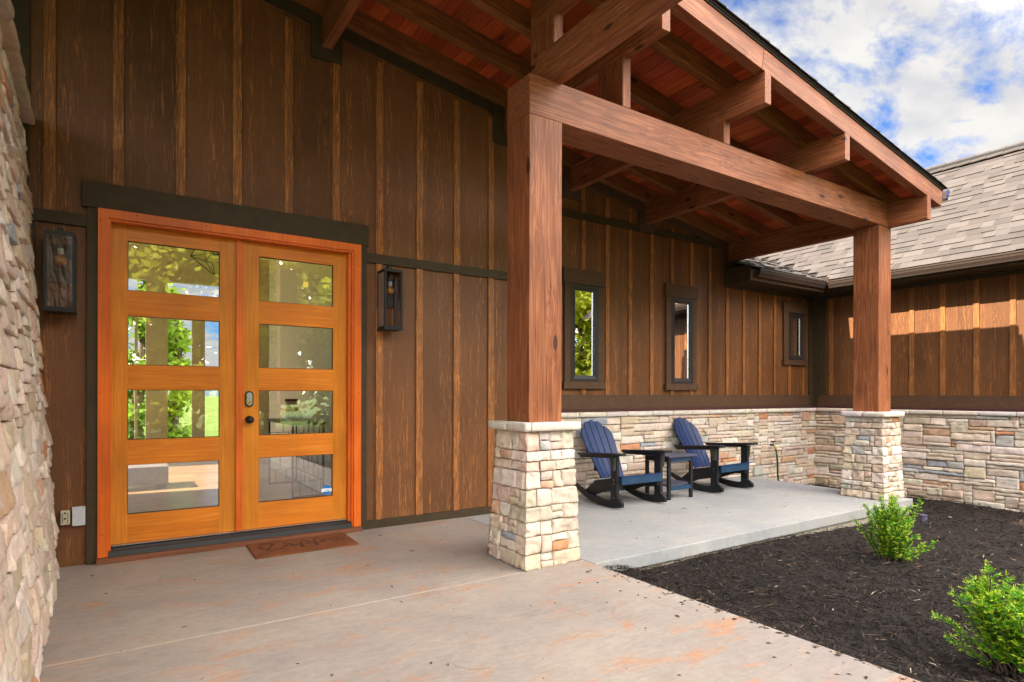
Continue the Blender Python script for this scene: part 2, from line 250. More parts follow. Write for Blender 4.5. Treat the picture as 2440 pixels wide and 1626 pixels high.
# ------------------------------------------------------------------ mesh helpers
class MB:
    def __init__(s): s.v = []; s.f = []; s.c = []
    def face(s, pts, col=None):
        i = len(s.v); s.v += [tuple(p) for p in pts]; s.f.append(tuple(range(i, i+len(pts)))); s.c.append(col)
    def box(s, x0, x1, y0, y1, z0, z1, col=None):
        i = len(s.v); s.v += [(x, y, z) for z in (z0, z1) for y in (y0, y1) for x in (x0, x1)]
        for q in ((0, 2, 3, 1), (4, 5, 7, 6), (0, 1, 5, 4), (2, 6, 7, 3), (0, 4, 6, 2), (1, 3, 7, 5)):
            s.f.append(tuple(i+k for k in q)); s.c.append(col)
    def prism(s, poly, axis, a0, a1, col=None):
        # poly: 2D points in the two other axes (in order), extruded along axis
        def P(p, a):
            q = list(p); q.insert(axis, a); return tuple(q)
        n = len(poly); i = len(s.v); s.v += [P(p, a0) for p in poly]+[P(p, a1) for p in poly]
        s.f.append(tuple(range(i, i+n))); s.c.append(col); s.f.append(tuple(range(i+2*n-1, i+n-1, -1))); s.c.append(col)
        for k in range(n): s.f.append((i+k, i+n+k, i+n+(k+1) % n, i+(k+1) % n)); s.c.append(col)
    def tube(s, pts, rad, n=8, col=None):
        pts = [Vector(p) for p in pts]; rad = rad if hasattr(rad, '__len__') else [rad]*len(pts); rings = []
        for k, p in enumerate(pts):
            d = (pts[min(k+1, len(pts)-1)]-pts[max(k-1, 0)]).normalized(); a = d.orthogonal().normalized(); b = d.cross(a)
            if k and rings: # keep frames aligned
                a = (pa-d*pa.dot(d)).normalized(); b = d.cross(a)
            pa = a; i = len(s.v); rings.append(i)
            s.v += [tuple(p+(a*math.cos(t)+b*math.sin(t))*rad[k]) for t in [2*math.pi*j/n for j in range(n)]]
        for k in range(len(rings)-1):
            for j in range(n): s.f.append((rings[k]+j, rings[k]+(j+1) % n, rings[k+1]+(j+1) % n, rings[k+1]+j)); s.c.append(col)
        s.f.append(tuple(rings[0]+j for j in reversed(range(n)))); s.c.append(col); s.f.append(tuple(rings[-1]+j for j in range(n))); s.c.append(col)
    def sphere(s, c, r, nu=14, nv=9, col=None, sz=1):
        i = len(s.v)
        for a in range(nv+1):
            for b in range(nu):
                th = math.pi*a/nv; ph = 2*math.pi*b/nu; s.v.append((c[0]+r*math.sin(th)*math.cos(ph), c[1]+r*math.sin(th)*math.sin(ph), c[2]+r*sz*math.cos(th)))
        for a in range(nv):
            for b in range(nu): s.f.append((i+a*nu+b, i+(a+1)*nu+b, i+(a+1)*nu+(b+1) % nu, i+a*nu+(b+1) % nu)); s.c.append(col)
    def build(s, name, material, parent=None, smooth=False, bevel=0, fix=True):
        me = bpy.data.meshes.new(name); me.from_pydata(s.v, [], s.f)
        if any(c is not None for c in s.c):
            at = me.color_attributes.new('Col', 'FLOAT_COLOR', 'CORNER'); buf = []
            for f, c in zip(s.f, s.c): buf += list((*(c or (1, 1, 1)), 1))*len(f)
            at.data.foreach_set('color', buf)
        if fix or bevel:
            bm = bmesh.new(); bm.from_mesh(me)
            if bevel:
                bmesh.ops.remove_doubles(bm, verts=bm.verts, dist=1e-5)
            if fix: bmesh.ops.recalc_face_normals(bm, faces=bm.faces)
            if bevel: bmesh.ops.bevel(bm, geom=bm.edges[:], offset=bevel, segments=2, affect='EDGES', profile=.6)
            bm.to_mesh(me); bm.free()
        if smooth: me.shade_smooth()
        me.materials.append(material)
        o = bpy.data.objects.new(name, me); COL.objects.link(o)
        if parent: adopt(o, parent)
        return o
def adopt(o, parent):
    o.parent = parent
    o.matrix_parent_inverse = Matrix.Translation(-Vector(parent.location)) if parent.type == 'EMPTY' else Matrix.Identity(4)
def tag(o, label=None, cat=None, group=None, kind=None):
    if label: o['label'] = label
    if cat: o['category'] = cat
    if group: o['group'] = group
    if kind: o['kind'] = kind
    return o
def thing(name, loc, label, cat, group=None):
    o = bpy.data.objects.new(name, None); COL.objects.link(o); o.location = loc; o.empty_display_size = .1
    return tag(o, label, cat, group)
def one(name, material, parent, *boxes, bevel=0):
    b = MB()
    for x in boxes: b.box(*x)
    return b.build(name, material, parent, bevel=bevel if len(boxes) == 1 else 0)
def beam(name, material, parent, p0, p1, w, h, bevel=.005, anchor='bottom'):
    """timber with its grain along its own X axis: p0,p1 run along the bottom centre line"""
    p0 = Vector(p0); p1 = Vector(p1); d = p1-p0; ln = d.length; x = d.normalized()
    upv = Vector((0, 0, 1)) if abs(x.z) < .95 else Vector((0, 1, 0))
    y = upv.cross(x).normalized(); z = x.cross(y)
    b = MB(); b.box(0, ln, -w/2, w/2, 0, h)
    o = b.build(name, material, None, bevel=bevel)
    M4 = Matrix((x, y, z)).transposed().to_4x4(); M4.translation = p0; o.matrix_basis = M4
    if parent: adopt(o, parent)
    return o
def copy_tree(o, parent=None):
    c = o.copy(); COL.objects.link(c)
    if parent: c.parent = parent; c.matrix_parent_inverse = o.matrix_parent_inverse.copy()
    for ch in list(o.children): copy_tree(ch, c)
    return c
zp = lambda x: 3.135+.162*(7.44-x)      # underside of the purlins
# ------------------------------------------------------------------ ground
def mulch_z(x, y):
    s = lambda t: max(0, min(1, t))**2*(3-2*max(0, min(1, t)))
    z = -.035-.085*s((x-2.8)/.5)-.05*s((x-4.2)/3)-.11*s((x-6.8)/2.6)
    return z+.018*noise.noise((x*1.7, y*1.7, 3))+.012*noise.noise((x*5, y*5, 1))
def ground():
    b = MB(); b.face([(-900, -900, -.9), (900, -900, -.9), (900, 900, -.9), (-900, 900, -.9)])
    tag(b.build('ground', GRASS), kind='structure')
    b = MB(); n = 24    # lawn before the house, falling gently
    b.face([(-40, -60, -.35), (2.7, -60, -.35), (2.7, -10.2, -.06), (-40, -10.2, -.06)]); b.face([(2.7, -60, -.35), (60, -60, -.5), (60, -10.2, -.4), (2.7, -10.2, -.06)])
    tag(b.build('lawn', GRASS), kind='structure')
    b = MB(); b.face([(-40, -17, -.05), (60, -15, -.2), (60, -20, -.25), (-40, -22, -.1)]); tag(b.build('driveway', ROAD), kind='structure')
    b = MB(); b.box(-3.2, 2.79, -10.2, 0.1, -.2, 0); pt = tag(b.build('patio', CONC, bevel=.006), kind='structure')
    b = MB(); b.box(-.7, 2.786, -1.817, -1.803, -.02, .0015); tag(b.build('joint', JOINT), kind='structure')
    b = MB(); b.box(2.797, 7.607, -1.915, .47, -.1, 0); tag(b.build('porch_slab', CONC2, bevel=.008), kind='structure')
    b = MB(); b.box(2.80, 7.58, -1.885, .46, -.6, -.101); tag(b.build('foundation', CMU), kind='structure')
    b = MB()
    for k in range(1, 12): b.box(2.8+k*.405, 2.812+k*.405, -1.888, -1.88, -.6, -.104)
    tag(b.build('foundation_joints', JOINT), kind='structure')
    b = MB(); nx, ny = 110, 90; X0, X1, Y0, Y1 = 2.78, 9.8, -9.0, .5
    for j in range(ny+1):
        for i in range(nx+1):
            x = X0+(X1-X0)*i/nx; y = Y0+(Y1-Y0)*j/ny; b.v.append((x, y, mulch_z(x, y)-.012))
    for j in range(ny):
        for i in range(nx):
            a = j*(nx+1)+i; b.f.append((a, a+1, a+nx+2, a+nx+1)); b.c.append(None)
    tag(b.build('mulch_bed', SOIL, smooth=True), kind='structure')
    rnd = random.Random(3); b = MB(); C = Vector((0, -5.1, 1.19)); cnt = 0
    while cnt < 52000:
        x = rnd.uniform(2.80, 9.62); y = rnd.uniform(-6.2, .4)
        if x < 7.6 and y > -1.90: continue
        d = (Vector((x, y, 0))-C).length
        if rnd.random() > min(1, (4.2/d)**1.6): continue
        ang = rnd.gauss(.5, 1.0); t = rnd.gauss(0, .22); ln = rnd.uniform(.02, .075)*(1.0 if rnd.random() < .9 else 1.4); w = rnd.uniform(.002, .006)*(1+.1*d)
        dv = Vector((math.cos(ang)*math.cos(t), math.sin(ang)*math.cos(t), math.sin(t)))*ln/2
        sd = Vector((-math.sin(ang), math.cos(ang), rnd.gauss(0, .6))).normalized()*w/2
        clump = .022*max(0, noise.noise((x*9, y*9, 7)))
        p = Vector((x, y, mulch_z(x, y)+rnd.uniform(-.004, .02)+clump))
        mid = p+Vector((0, 0, rnd.uniform(0, .006)))
        q = rnd.random(); k = rnd.uniform(.45, 1.5)
        c = (.015*k, .0105*k, .0085*k) if q < .74 else ((.028*k, .017*k, .012*k) if q < .975 else ((.12*k, .075*k, .045*k) if q < .996 else (.32*k, .27*k, .2*k)))
        i = len(b.v); b.v += [tuple(p-dv-sd*.5), tuple(p-dv+sd*.5), tuple(mid-sd), tuple(mid+sd), tuple(p+dv-sd*.4), tuple(p+dv+sd*.4)]
        b.f += [(i, i+2, i+3, i+1), (i+2, i+4, i+5, i+3)]; b.c += [c, c]; cnt += 1
    o = b.build('mulch', MULCH, fix=False); tag(o, 'dark brown shredded bark mulch covering the planting bed', 'mulch', kind='stuff')
def litter():
    rnd = random.Random(31); b = MB()
    for q in range(330):
        if q > 150: x, y = 2.785-abs(rnd.gauss(0, .035 if q % 3 else .15)), rnd.uniform(-4.6, -1.95)
        elif rnd.random() < .7: x, y = rnd.uniform(-.25, 2.75), rnd.uniform(-4.2, -.1)
        else: x, y = rnd.uniform(2.9, 7.5), rnd.uniform(-1.85, .2)
        a = rnd.uniform(0, 6.3); L_ = rnd.uniform(.004, .016)*(1.8 if rnd.random() < .12 else 1); w = L_*rnd.uniform(.12, .55); z = .0012
        d = Vector((math.cos(a), math.sin(a), 0)); n = Vector((-d.y, d.x, 0)); p = Vector((x, y, z)); k = rnd.uniform(.5, 1.6); c = (.035*k, .024*k, .016*k) if rnd.random() < .8 else (.2*k, .12*k, .05*k)
        b.face([p-d*L_, p-n*w+Vector((0, 0, .003)), p+d*L_+Vector((0, 0, .001)), p+n*w+Vector((0, 0, .004))], c)
    tag(b.build('leaf_litter', MULCH, fix=False), 'tiny dark leaf and bark crumbs scattered over the concrete', 'debris', kind='stuff')
ground()
litter()
# ------------------------------------------------------------------ stonework
PAL = [((.62, .505, .405), 10), ((.68, .57, .475), 10), ((.56, .45, .33), 6), ((.64, .49, .385), 6), ((.54, .46, .37), 2), ((.70, .62, .545), 6), ((.58, .27, .14), .9), ((.60, .38, .25), 1.5), ((.36, .37, .41), .8), ((.48, .46, .44), 1.0)]
def stone_col(rnd):
    t = sum(w for _, w in PAL); q = rnd.uniform(0, t)
    for c, w in PAL:
        q -= w
        if q <= 0: break
    k = rnd.uniform(.88, 1.12); return tuple(min(.85, x*k*rnd.uniform(.96, 1.04)) for x in c)
def stone(b, fn, u0, u1, v0, v1, d, col, rnd, res=.022, rough=.012, rl=True, rr=True, gap=.0038, rad=.005, lean=0):
    """one split-face stone: fn(u,v,d) maps wall coordinates to space"""
    gl = gap if rl else 0; gr = gap if rr else 0
    u0 += gl*rnd.uniform(.4, 1.5); u1 -= gr*rnd.uniform(.4, 1.5); v0 += gap*rnd.uniform(.3, 1.3); v1 -= gap*rnd.uniform(.3, 1.3)
    w = u1-u0; h = v1-v0
    if w < .006 or h < .006: return
    r = min(rad, w*.25, h*.25)
    def stops(a, e, lo, hi):
        n = max(1, int(round((e-a-2*r)/res))); inner = [a+r+(e-a-2*r)*k/n for k in range(n+1)]
        return ([a] if lo else [])+([a] if not lo else [])*0+(inner if lo else [a]+inner[1:])+([e] if hi else [])
    us = [u0]+[u0+r+(w-2*r)*k/max(1, int(round((w-2*r)/res))) for k in range(max(1, int(round((w-2*r)/res)))+1)]+[u1]
    vs = [v0]+[v0+r+(h-2*r)*k/max(1, int(round((h-2*r)/res))) for k in range(max(1, int(round((h-2*r)/res)))+1)]+[v1]
    so = Vector((rnd.uniform(0, 99), rnd.uniform(0, 99), rnd.uniform(0, 99))); tu = rnd.gauss(0, .035); tv = rnd.gauss(0, .07)-lean
    nu, nv = len(us), len(vs); i0 = len(b.v)
    for j, v in enumerate(vs):
        for i, u in enumerate(us):
            eu = (i == 0 and rl) or (i == nu-1 and rr); ev = j == 0 or j == nv-1
            corner_edge = (i == 0 and not rl) or (i == nu-1 and not rr)
            p = so+Vector((u*13, v*19, 0)); q = so+Vector((u*38, v*52, 5))
            nz = noise.noise(p)*.75+abs(noise.noise(q))*.5+noise.noise(q*2.3)*.22
            # facets: step noise
            nz += .7*(noise.cell(so+Vector((u*19+nz*1.1, v*17+nz*.9, 0)))-.5)
            dd = d+rough*nz+tu*(u-(u0+u1)/2)+tv*(v-(v0+v1)/2)
            if corner_edge: dd = d if not ev else d-r*.7
            if eu: dd -= r*1.1
            if ev: dd -= r*1.1
            ju = .005*noise.noise(so+Vector((v*30, 3, u*7))) if (i in (0, nu-1) and not corner_edge) else 0
            jv = .005*noise.noise(so+Vector((u*24, 8, 1))) if ev else 0
            b.v.append(tuple(fn(u+ju, v+jv, dd)))
    for j in range(nv-1):
        for i in range(nu-1):
            a = i0+j*nu+i; b.f.append((a, a+1, a+nu+1, a+nu)); b.c.append(col)
    ring = [i0+i for i in range(nu)]+[i0+j*nu+nu-1 for j in range(1, nv)]+[i0+(nv-1)*nu+i for i in range(nu-2, -1, -1)]+[i0+j*nu for j in range(nv-2, 0, -1)]
    rc = [(us[i], vs[0]) for i in range(nu)]+[(us[-1], vs[j]) for j in range(1, nv)]+[(us[i], vs[-1]) for i in range(nu-2, -1, -1)]+[(us[0], vs[j]) for j in range(nv-2, 0, -1)]
    k0 = len(b.v); b.v += [tuple(fn(u, v, -.02)) for u, v in rc]; n = len(ring)
    for k in range(n): b.f.append((ring[(k+1) % n], ring[k], k0+k, k0+(k+1) % n)); b.c.append(col)
def pack(U, V, cu, cv, rnd, sizes):
    """random ashlar packing on a grid of cu x cv cells"""
    nu = int(round(U/cu)); nv = int(round(V/cv)); cu = U/nu; cv = V/nv; occ = [[0]*nu for _ in range(nv)]; out = []
    for j in range(nv):
        for i in range(nu):
            if occ[j][i]: continue
            h, wa, wb = rnd.choice(sizes); w = rnd.randint(wa, wb); h = min(h, nv-j)
            free = 0
            while i+free < nu and free < w and not occ[j][i+free]: free += 1
            w = free
            if i+w < nu and (i+w+1 >= nu) and not occ[j][i+w]: w += 1
            while any(occ[jj][ii] for jj in range(j, j+h) for ii in range(i, i+w)): h -= 1
            for jj in range(j, j+h):
                for ii in range(i, i+w): occ[jj][ii] = 1
            out.append((i*cu, (i+w)*cu, j*cv, (j+h)*cv))
    return out
LEDGE = [(1, 3, 9)]*6+[(2, 3, 7)]*5+[(3, 2, 4)]
def wall_stones(name, parent, fn, U, V, seed, sizes=LEDGE, cu=.058, cv=.05, d=(.02, .045), res=.024, rough=.009, rad=.005, lean=0):
    rnd = random.Random(seed); b = MB()
    for (a, e, v0, v1) in pack(U, V, cu, cv, rnd, sizes): stone(b, fn, a, e, v0, v1, rnd.uniform(*d), stone_col(rnd), rnd, res, rough, rad=rad, lean=lean)
    return b.build(name, STONE, parent, smooth=True, fix=False)
def rough_slab(b, x0, x1, y0, y1, z0, z1, rnd, col, amp=.006, res=.04, rad=.014):
    """rock-faced cap stone: box with worn, rounded edges and rough vertical faces"""
    def stops(a, e):
        n = max(1, int(round((e-a-2*rad)/res))); return [a]+[a+rad+(e-a-2*rad)*k/n for k in range(n+1)]+[e]
    xs, ys, zs = stops(x0, x1), stops(y0, y1), [z0, z0+.3*(z1-z0), z0+.7*(z1-z0), z1]
    idx = {}; so = Vector((rnd.uniform(0, 50), rnd.uniform(0, 50), 0))
    def vert(i, j, k):
        key = (i, j, k)
        if key in idx: return idx[key]
        x, y, z = xs[i], ys[j], zs[k]; p = Vector((x, y, z)); ext = [i in (0, len(xs)-1), j in (0, len(ys)-1), k in (0, len(zs)-1)]
        c = Vector(((x0+x1)/2, (y0+y1)/2, (z0+z1)/2))
        if sum(ext) >= 2:
            q = Vector((min(max(x, x0+rad), x1-rad), min(max(y, y0+rad), y1-rad), min(max(z, z0+rad*.6), z1-rad*.6))); p = q+(p-q)*.62
        s = amp*(noise.noise((p+so)*9)+.6*noise.noise((p+so)*27)); s2 = s if (ext[0] or ext[1]) else s*.35
        n = (Vector((p.x-c.x if ext[0] else 0, p.y-c.y if ext[1] else 0, p.z-c.z if ext[2] else 0)))
        n = Vector((math.copysign(1, n.x) if ext[0] else 0, math.copysign(1, n.y) if ext[1] else 0, math.copysign(.5, n.z) if ext[2] else 0)); 
        if n.length: p = p+n.normalized()*s2
        idx[key] = len(b.v); b.v.append(tuple(p)); return idx[key]
    nx, ny, nz = len(xs)-1, len(ys)-1, 3
    def q(*k): b.f.append(tuple(vert(*t) for t in k)); b.c.append(col)
    for i in range(nx):
        for j in range(ny): q((i, j, nz), (i+1, j, nz), (i+1, j+1, nz), (i, j+1, nz)); q((i, j, 0), (i, j+1, 0), (i+1, j+1, 0), (i+1, j, 0))
    for i in range(nx):
        for k in range(nz): q((i, 0, k), (i+1, 0, k), (i+1, 0, k+1), (i, 0, k+1)); q((i, ny, k), (i, ny, k+1), (i+1, ny, k+1), (i+1, ny, k))
    for j in range(ny):
        for k in range(nz): q((0, j, k), (0, j, k+1), (0, j+1, k+1), (0, j+1, k)); q((nx, j, k), (nx, j+1, k), (nx, j+1, k+1), (nx, j, k+1))
CAPC = (.63, .565, .50)
def stone_pillar(cx, cy, z0, label, seed):
    t = thing('stone_pillar', (cx, cy, z0), label, 'stone pillar'); rnd = random.Random(seed); hb, ht, H = .240, .198, .935-z0
    b = MB(); b.prism([(-hb+.03, -hb+.03), (hb-.03, -hb+.03), (hb-.03, hb-.03), (-hb+.03, hb-.03)], 2, 0, H)
    core = b; i0 = 0
    for k in range(4, 8):
        x, y, z = core.v[k]; core.v[k] = (math.copysign(ht-.03, x), math.copysign(ht-.03, y), z)
    core.v = [(x+cx, y+cy, z+z0) for x, y, z in core.v]; core.build('core', MORTAR, t)
    b = MB(); courses = []; v = 0
    while v < H-.03:
        h = rnd.choice([.055, .07, .085, .10, .12, .15]); h = H-v if H-v-h < .05 else h; courses.append((v, v+h)); v += h
    faces = [((0, -1), (1, 0)), ((1, 0), (0, 1)), ((0, 1), (-1, 0)), ((-1, 0), (0, -1))]   # normal, u-direction
    for ci, (v0, v1) in enumerate(courses):
        cc = [stone_col(rnd) for _ in range(4)]; cw = [rnd.choice([.10, .14, .19, .24]) for _ in range(4)]
        for fi, (n, u) in enumerate(faces):
            def fn(uu, vv, d, n=n, u=u):
                half = hb+(ht-hb)*vv/H; s = uu*half/hb
                return (cx+n[0]*(half+d-.02)+u[0]*s*(1+(d-.02)/hb), cy+n[1]*(half+d-.02)+u[1]*s*(1+(d-.02)/hb), z0+vv)
            a = -hb+(cw[fi] if (ci+fi) % 2 else min(.13, cw[fi])); e = hb-(cw[(fi+1) % 4] if (ci+fi) % 2 == 0 else min(.13, cw[(fi+1) % 4]))
            if e-a < .05: a = e = (a+e)/2
            dd = .022
            stone(b, fn, -hb, a, v0, v1, dd, cc[fi], rnd, .014, .012, rl=False)
            stone(b, fn, e, hb, v0, v1, dd, cc[(fi+1) % 4], rnd, .014, .012, rr=False)
            x = a
            while x < e-.01:
                w = rnd.uniform(.07, .2); w = e-x if e-x-w < .06 else w
                if v1-v0 > .085 and rnd.random() < .5:
                    vm = v0+(v1-v0)*rnd.uniform(.4, .6); stone(b, fn, x, x+w, v0, vm, rnd.uniform(.012, .03), stone_col(rnd), rnd); stone(b, fn, x, x+w, vm, v1, rnd.uniform(.012, .03), stone_col(rnd), rnd)
                else: stone(b, fn, x, x+w, v0, v1, rnd.uniform(.012, .032), stone_col(rnd), rnd)
                x += w
    b.build('stones', STONE, t, smooth=True, fix=False)
    b = MB(); c = ht+.048; jn = .006
    for k, (x0, x1, y0, y1) in enumerate(((-c+.06, c, -c, 0), (-c, -c+.056, -c, .0), (-c, .05, .006, c), (.056, c, .006, c))):
        rough_slab(b, cx+x0+.001, cx+x1-.001, cy+y0, cy+y1, .937, .996, rnd, tuple(x*rnd.uniform(.94, 1.06) for x in CAPC), .004)
    b.build('cap_stone', STONE, t, smooth=True, fix=False)
    return t
stone_pillar(2.512, -1.572, 0, 'tapered stone pillar carrying the near timber post at the patio corner', 11)
stone_pillar(7.377, -1.580, 0, 'tapered stone pillar carrying the far timber post at the end of the porch slab', 23)
def stone_wall():
    t = thing('stone_wall', (-.8, -1.6, 0), 'tall tapered pale stone wall with overhanging cap beside the doors', 'stone wall')
    H = 2.98; Lh = 3.12; dx = .0325
    def fn(u, v, d):
        y = .0-u; return (-.352+dx*u-.0655*v+d, y, v)
    b = MB(); b.v = [fn(0, 0, -.05), fn(Lh, 0, -.05), fn(Lh, H, -.05), fn(0, H, -.05), (-1.25, 0, 0), (-1.25, -Lh, 0), (-1.15, -Lh, H), (-1.15, 0, H)]
    b.f = [(0, 1, 2, 3), (4, 7, 6, 5), (0, 4, 5, 1), (3, 2, 6, 7), (1, 5, 6, 2), (0, 3, 7, 4)]; b.c = [None]*6
    b.build('core', MORTAR, t)
    wall_stones('stones', t, fn, Lh, H, 5, [(1, 3, 7)]*3+[(2, 3, 6)]*5+[(3, 3, 6)]*3+[(4, 3, 5)], .065, .05, (.004, .022), .02, .006, .004, .09)
    def fn2(u, v, d): return (-1.2+u*.83/.85-.0655*v*(u/.85), -Lh-d, v)
    wall_stones('stones', t, fn2, .85+.1, H, 6, [(1, 3, 7)]*4+[(2, 3, 6)]*5+[(3, 3, 5)]*3, .042, .045, (.0, .03), .04, .012)
    b = MB(); rnd = random.Random(8); y = .0
    while y > -Lh:
        w = rnd.uniform(.28, .42); xr = -.352+dx*(-y)-.0655*H+.075
        rough_slab(b, -1.3, xr, y-w, y-.004, H, H+.062, rnd, tuple(x*rnd.uniform(.9, 1.05) for x in (.50, .42, .31)), .006, .06); y -= w
    b.build('cap_stone', STONE, t, smooth=True, fix=False)
stone_wall()
# ------------------------------------------------------------------ house
HOUSE = thing('house', (2, 1, 0), 'brown board and batten house front with orange double doors and narrow windows', 'house')
def battens(b, xs, w, segs_fn, y0, y1):
    for x in xs:
        for z0, z1 in segs_fn(x): b.box(x, x+w, y0, y1, z0, z1)
roofz = lambda x: (zp(x) if x > .82 else zp(1.64-x))+.41
def house_entry():
    b = MB()      # entry wall, siding face at y = 0
    b.box(-1.0, -.11, 0, .14, -.05, 2.56); b.box(1.74, 3.30, 0, .14, -.05, 2.56)
    b.prism([(-1.0, 2.56), (3.30, 2.56), (3.30, roofz(3.3)), (.82, roofz(.82)), (-1.0, roofz(-1.0))], 1, 0, .14)
    b.box(3.16, 3.30, .14, .47, -.05, 3.9)
    b.build('siding', SIDING, HOUSE)
    b = MB(); xs = [-.4285+.388*k for k in range(10)]
    def seg(x):
        top = roofz(x)-.3
        if x < -.2: return [(2.43, top), (.0, 2.35)] if x > -.3 else [(2.43, top)]
        if x < 1.8: return [(2.664, top)]
        return [(.075, 2.348), (2.43, top)]
    battens(b, xs, .064, seg, -.019, -.0005)
    b.build('battens', BATTEN, HOUSE)
    # trims of the entry wall
    b = MB(); b.box(-.217, 1.823, -.040, 0, 2.486, 2.664); b.build('door_header', TRIM, HOUSE, bevel=.003)
    b = MB(); b.box(-.191, -.1275, -.028, 0, 0, 2.4855); b.build('door_casing', TRIM, HOUSE, bevel=.003)
    b = MB(); b.box(1.7565, 1.812, -.028, 0, 0, 2.4855); b.build('door_casing', TRIM, HOUSE, bevel=.003)
    one('belt_trim', TRIM, HOUSE, (-.62, -.1915, -.026, 0, 2.348, 2.43)); one('belt_trim', TRIM, HOUSE, (1.8125, 3.31, -.026, 0, 2.348, 2.43))
    one('base_trim', TRIM, HOUSE, (1.8125, 3.31, -.024, 0, 0.0, .074))
    one('corner_trim', TRIM, HOUSE, (-.62, -.47, -.022, 0, 0, 2.348), (-.62, -.505, -.022, 0, 2.43, 4.4))
    # sloped trim under the rafters, boxed round the purlin ends
    def slope(b, x0, x1, y0, y1): b.prism([(x0, zp(x0)+.163), (x1, zp(x1)+.163), (x1, zp(x1)+.262), (x0, zp(x0)+.262)], 1, y0, y1)
    b = MB(); slope(b, .82, 1.331, -.03, 0); slope(b, 1.588, 3.107, -.03, 0)
    b.prism([(-.7, zp(2.34)+.163), (.82, zp(.82)+.163), (.82, zp(.82)+.262), (-.7, zp(2.34)+.262)], 1, -.03, 0)
    b.box(1.331, 1.588, -.03, 0, 4.010, 4.36); b.box(3.107, 3.36, -.03, 0, 3.709, 4.1)
    b.build('rake_trim', TRIM, HOUSE)
    # rear porch wall, siding face at y = .48
    b = MB(); b.prism([(3.30, -.5), (9.71, -.5), (9.71, 2.85), (7.5, 2.85), (7.5, roofz(7.5)), (3.30, roofz(3.30))], 1, .48, .6); b.build('siding', SIDING, HOUSE)
    b = MB(); xs = [3.49+.3918*k for k in range(16)]
    def seg2(x):
        top = roofz(x)-.3 if x < 7.35 else 2.755; s = [(1.184, top)]; x1 = x+.062
        for a, e, lo, hi in ((4.376, 5.03, 1.256, 2.69), (6.105, 6.77, 1.25, 2.69), (8.80, 9.48, 1.667, 2.69)):
            if x1 > a and x < e: s = [(1.184, lo), (hi, top)]
        return s
    battens(b, xs, .062, seg2, .462, .4795); b.build('battens', BATTEN, HOUSE)
    one('base_trim', TRIM_LIT, HOUSE, (3.30, 9.66, .452, .48, 1.012, 1.184))
    one('flashing', FLASH, HOUSE, (3.30, 9.66, .42, .48, .974, 1.0115))
    b = MB(); slope(b, 3.75, 4.375, .45, .48); slope(b, 4.65, 5.635, .45, .48); slope(b, 5.905, 7.345, .45, .48)
    for x, zb in ((4.47, zp(4.47)-.09), (5.73, zp(5.73)-.09), (7.44, zp(7.44)-.10)): b.box(x-.095, x+.18, .447, .48, zb, zp(x)+.27)
    b.build('rake_trim', TRIM_LIT, HOUSE)
    one('belt_trim', TRIM, HOUSE, (3.30, 7.2, .4535, .4785, 3.303, 3.392))
    b = MB(); b.box(9.565, 9.66, .45, .48, 1.0125, 2.81); b.box(9.66, 9.70, .36, .48, 1.0125, 2.81); b.build('corner_board', TRIM, HOUSE)
    one('frieze_board', TRIM, HOUSE, (7.40, 9.66, .45, .4795, 2.755, 2.815))
    # stone wainscot
    b = MB(); b.box(3.30, 9.66, .40, .475, -.5, .93); b.build('stone_backing', MORTAR, HOUSE)
    wall_stones('stone_veneer', HOUSE, lambda u, v, d: (3.32+u, .40-d, -.33+v), 6.30, 1.245, 41)
    b = MB(); rnd = random.Random(4); x = 3.32
    while x < 9.6:
        w = rnd.uniform(.33, .46) if rnd.random() < .85 else .14; w = min(w, 9.61-x); rough_slab(b, x+.003, x+w-.003, .335, .445, .915, .973, rnd, tuple(c*rnd.uniform(.94, 1.06) for c in CAPC), .004, .05); x += w
    b.build('stone_cap', STONE, HOUSE, smooth=True, fix=False)
house_entry()
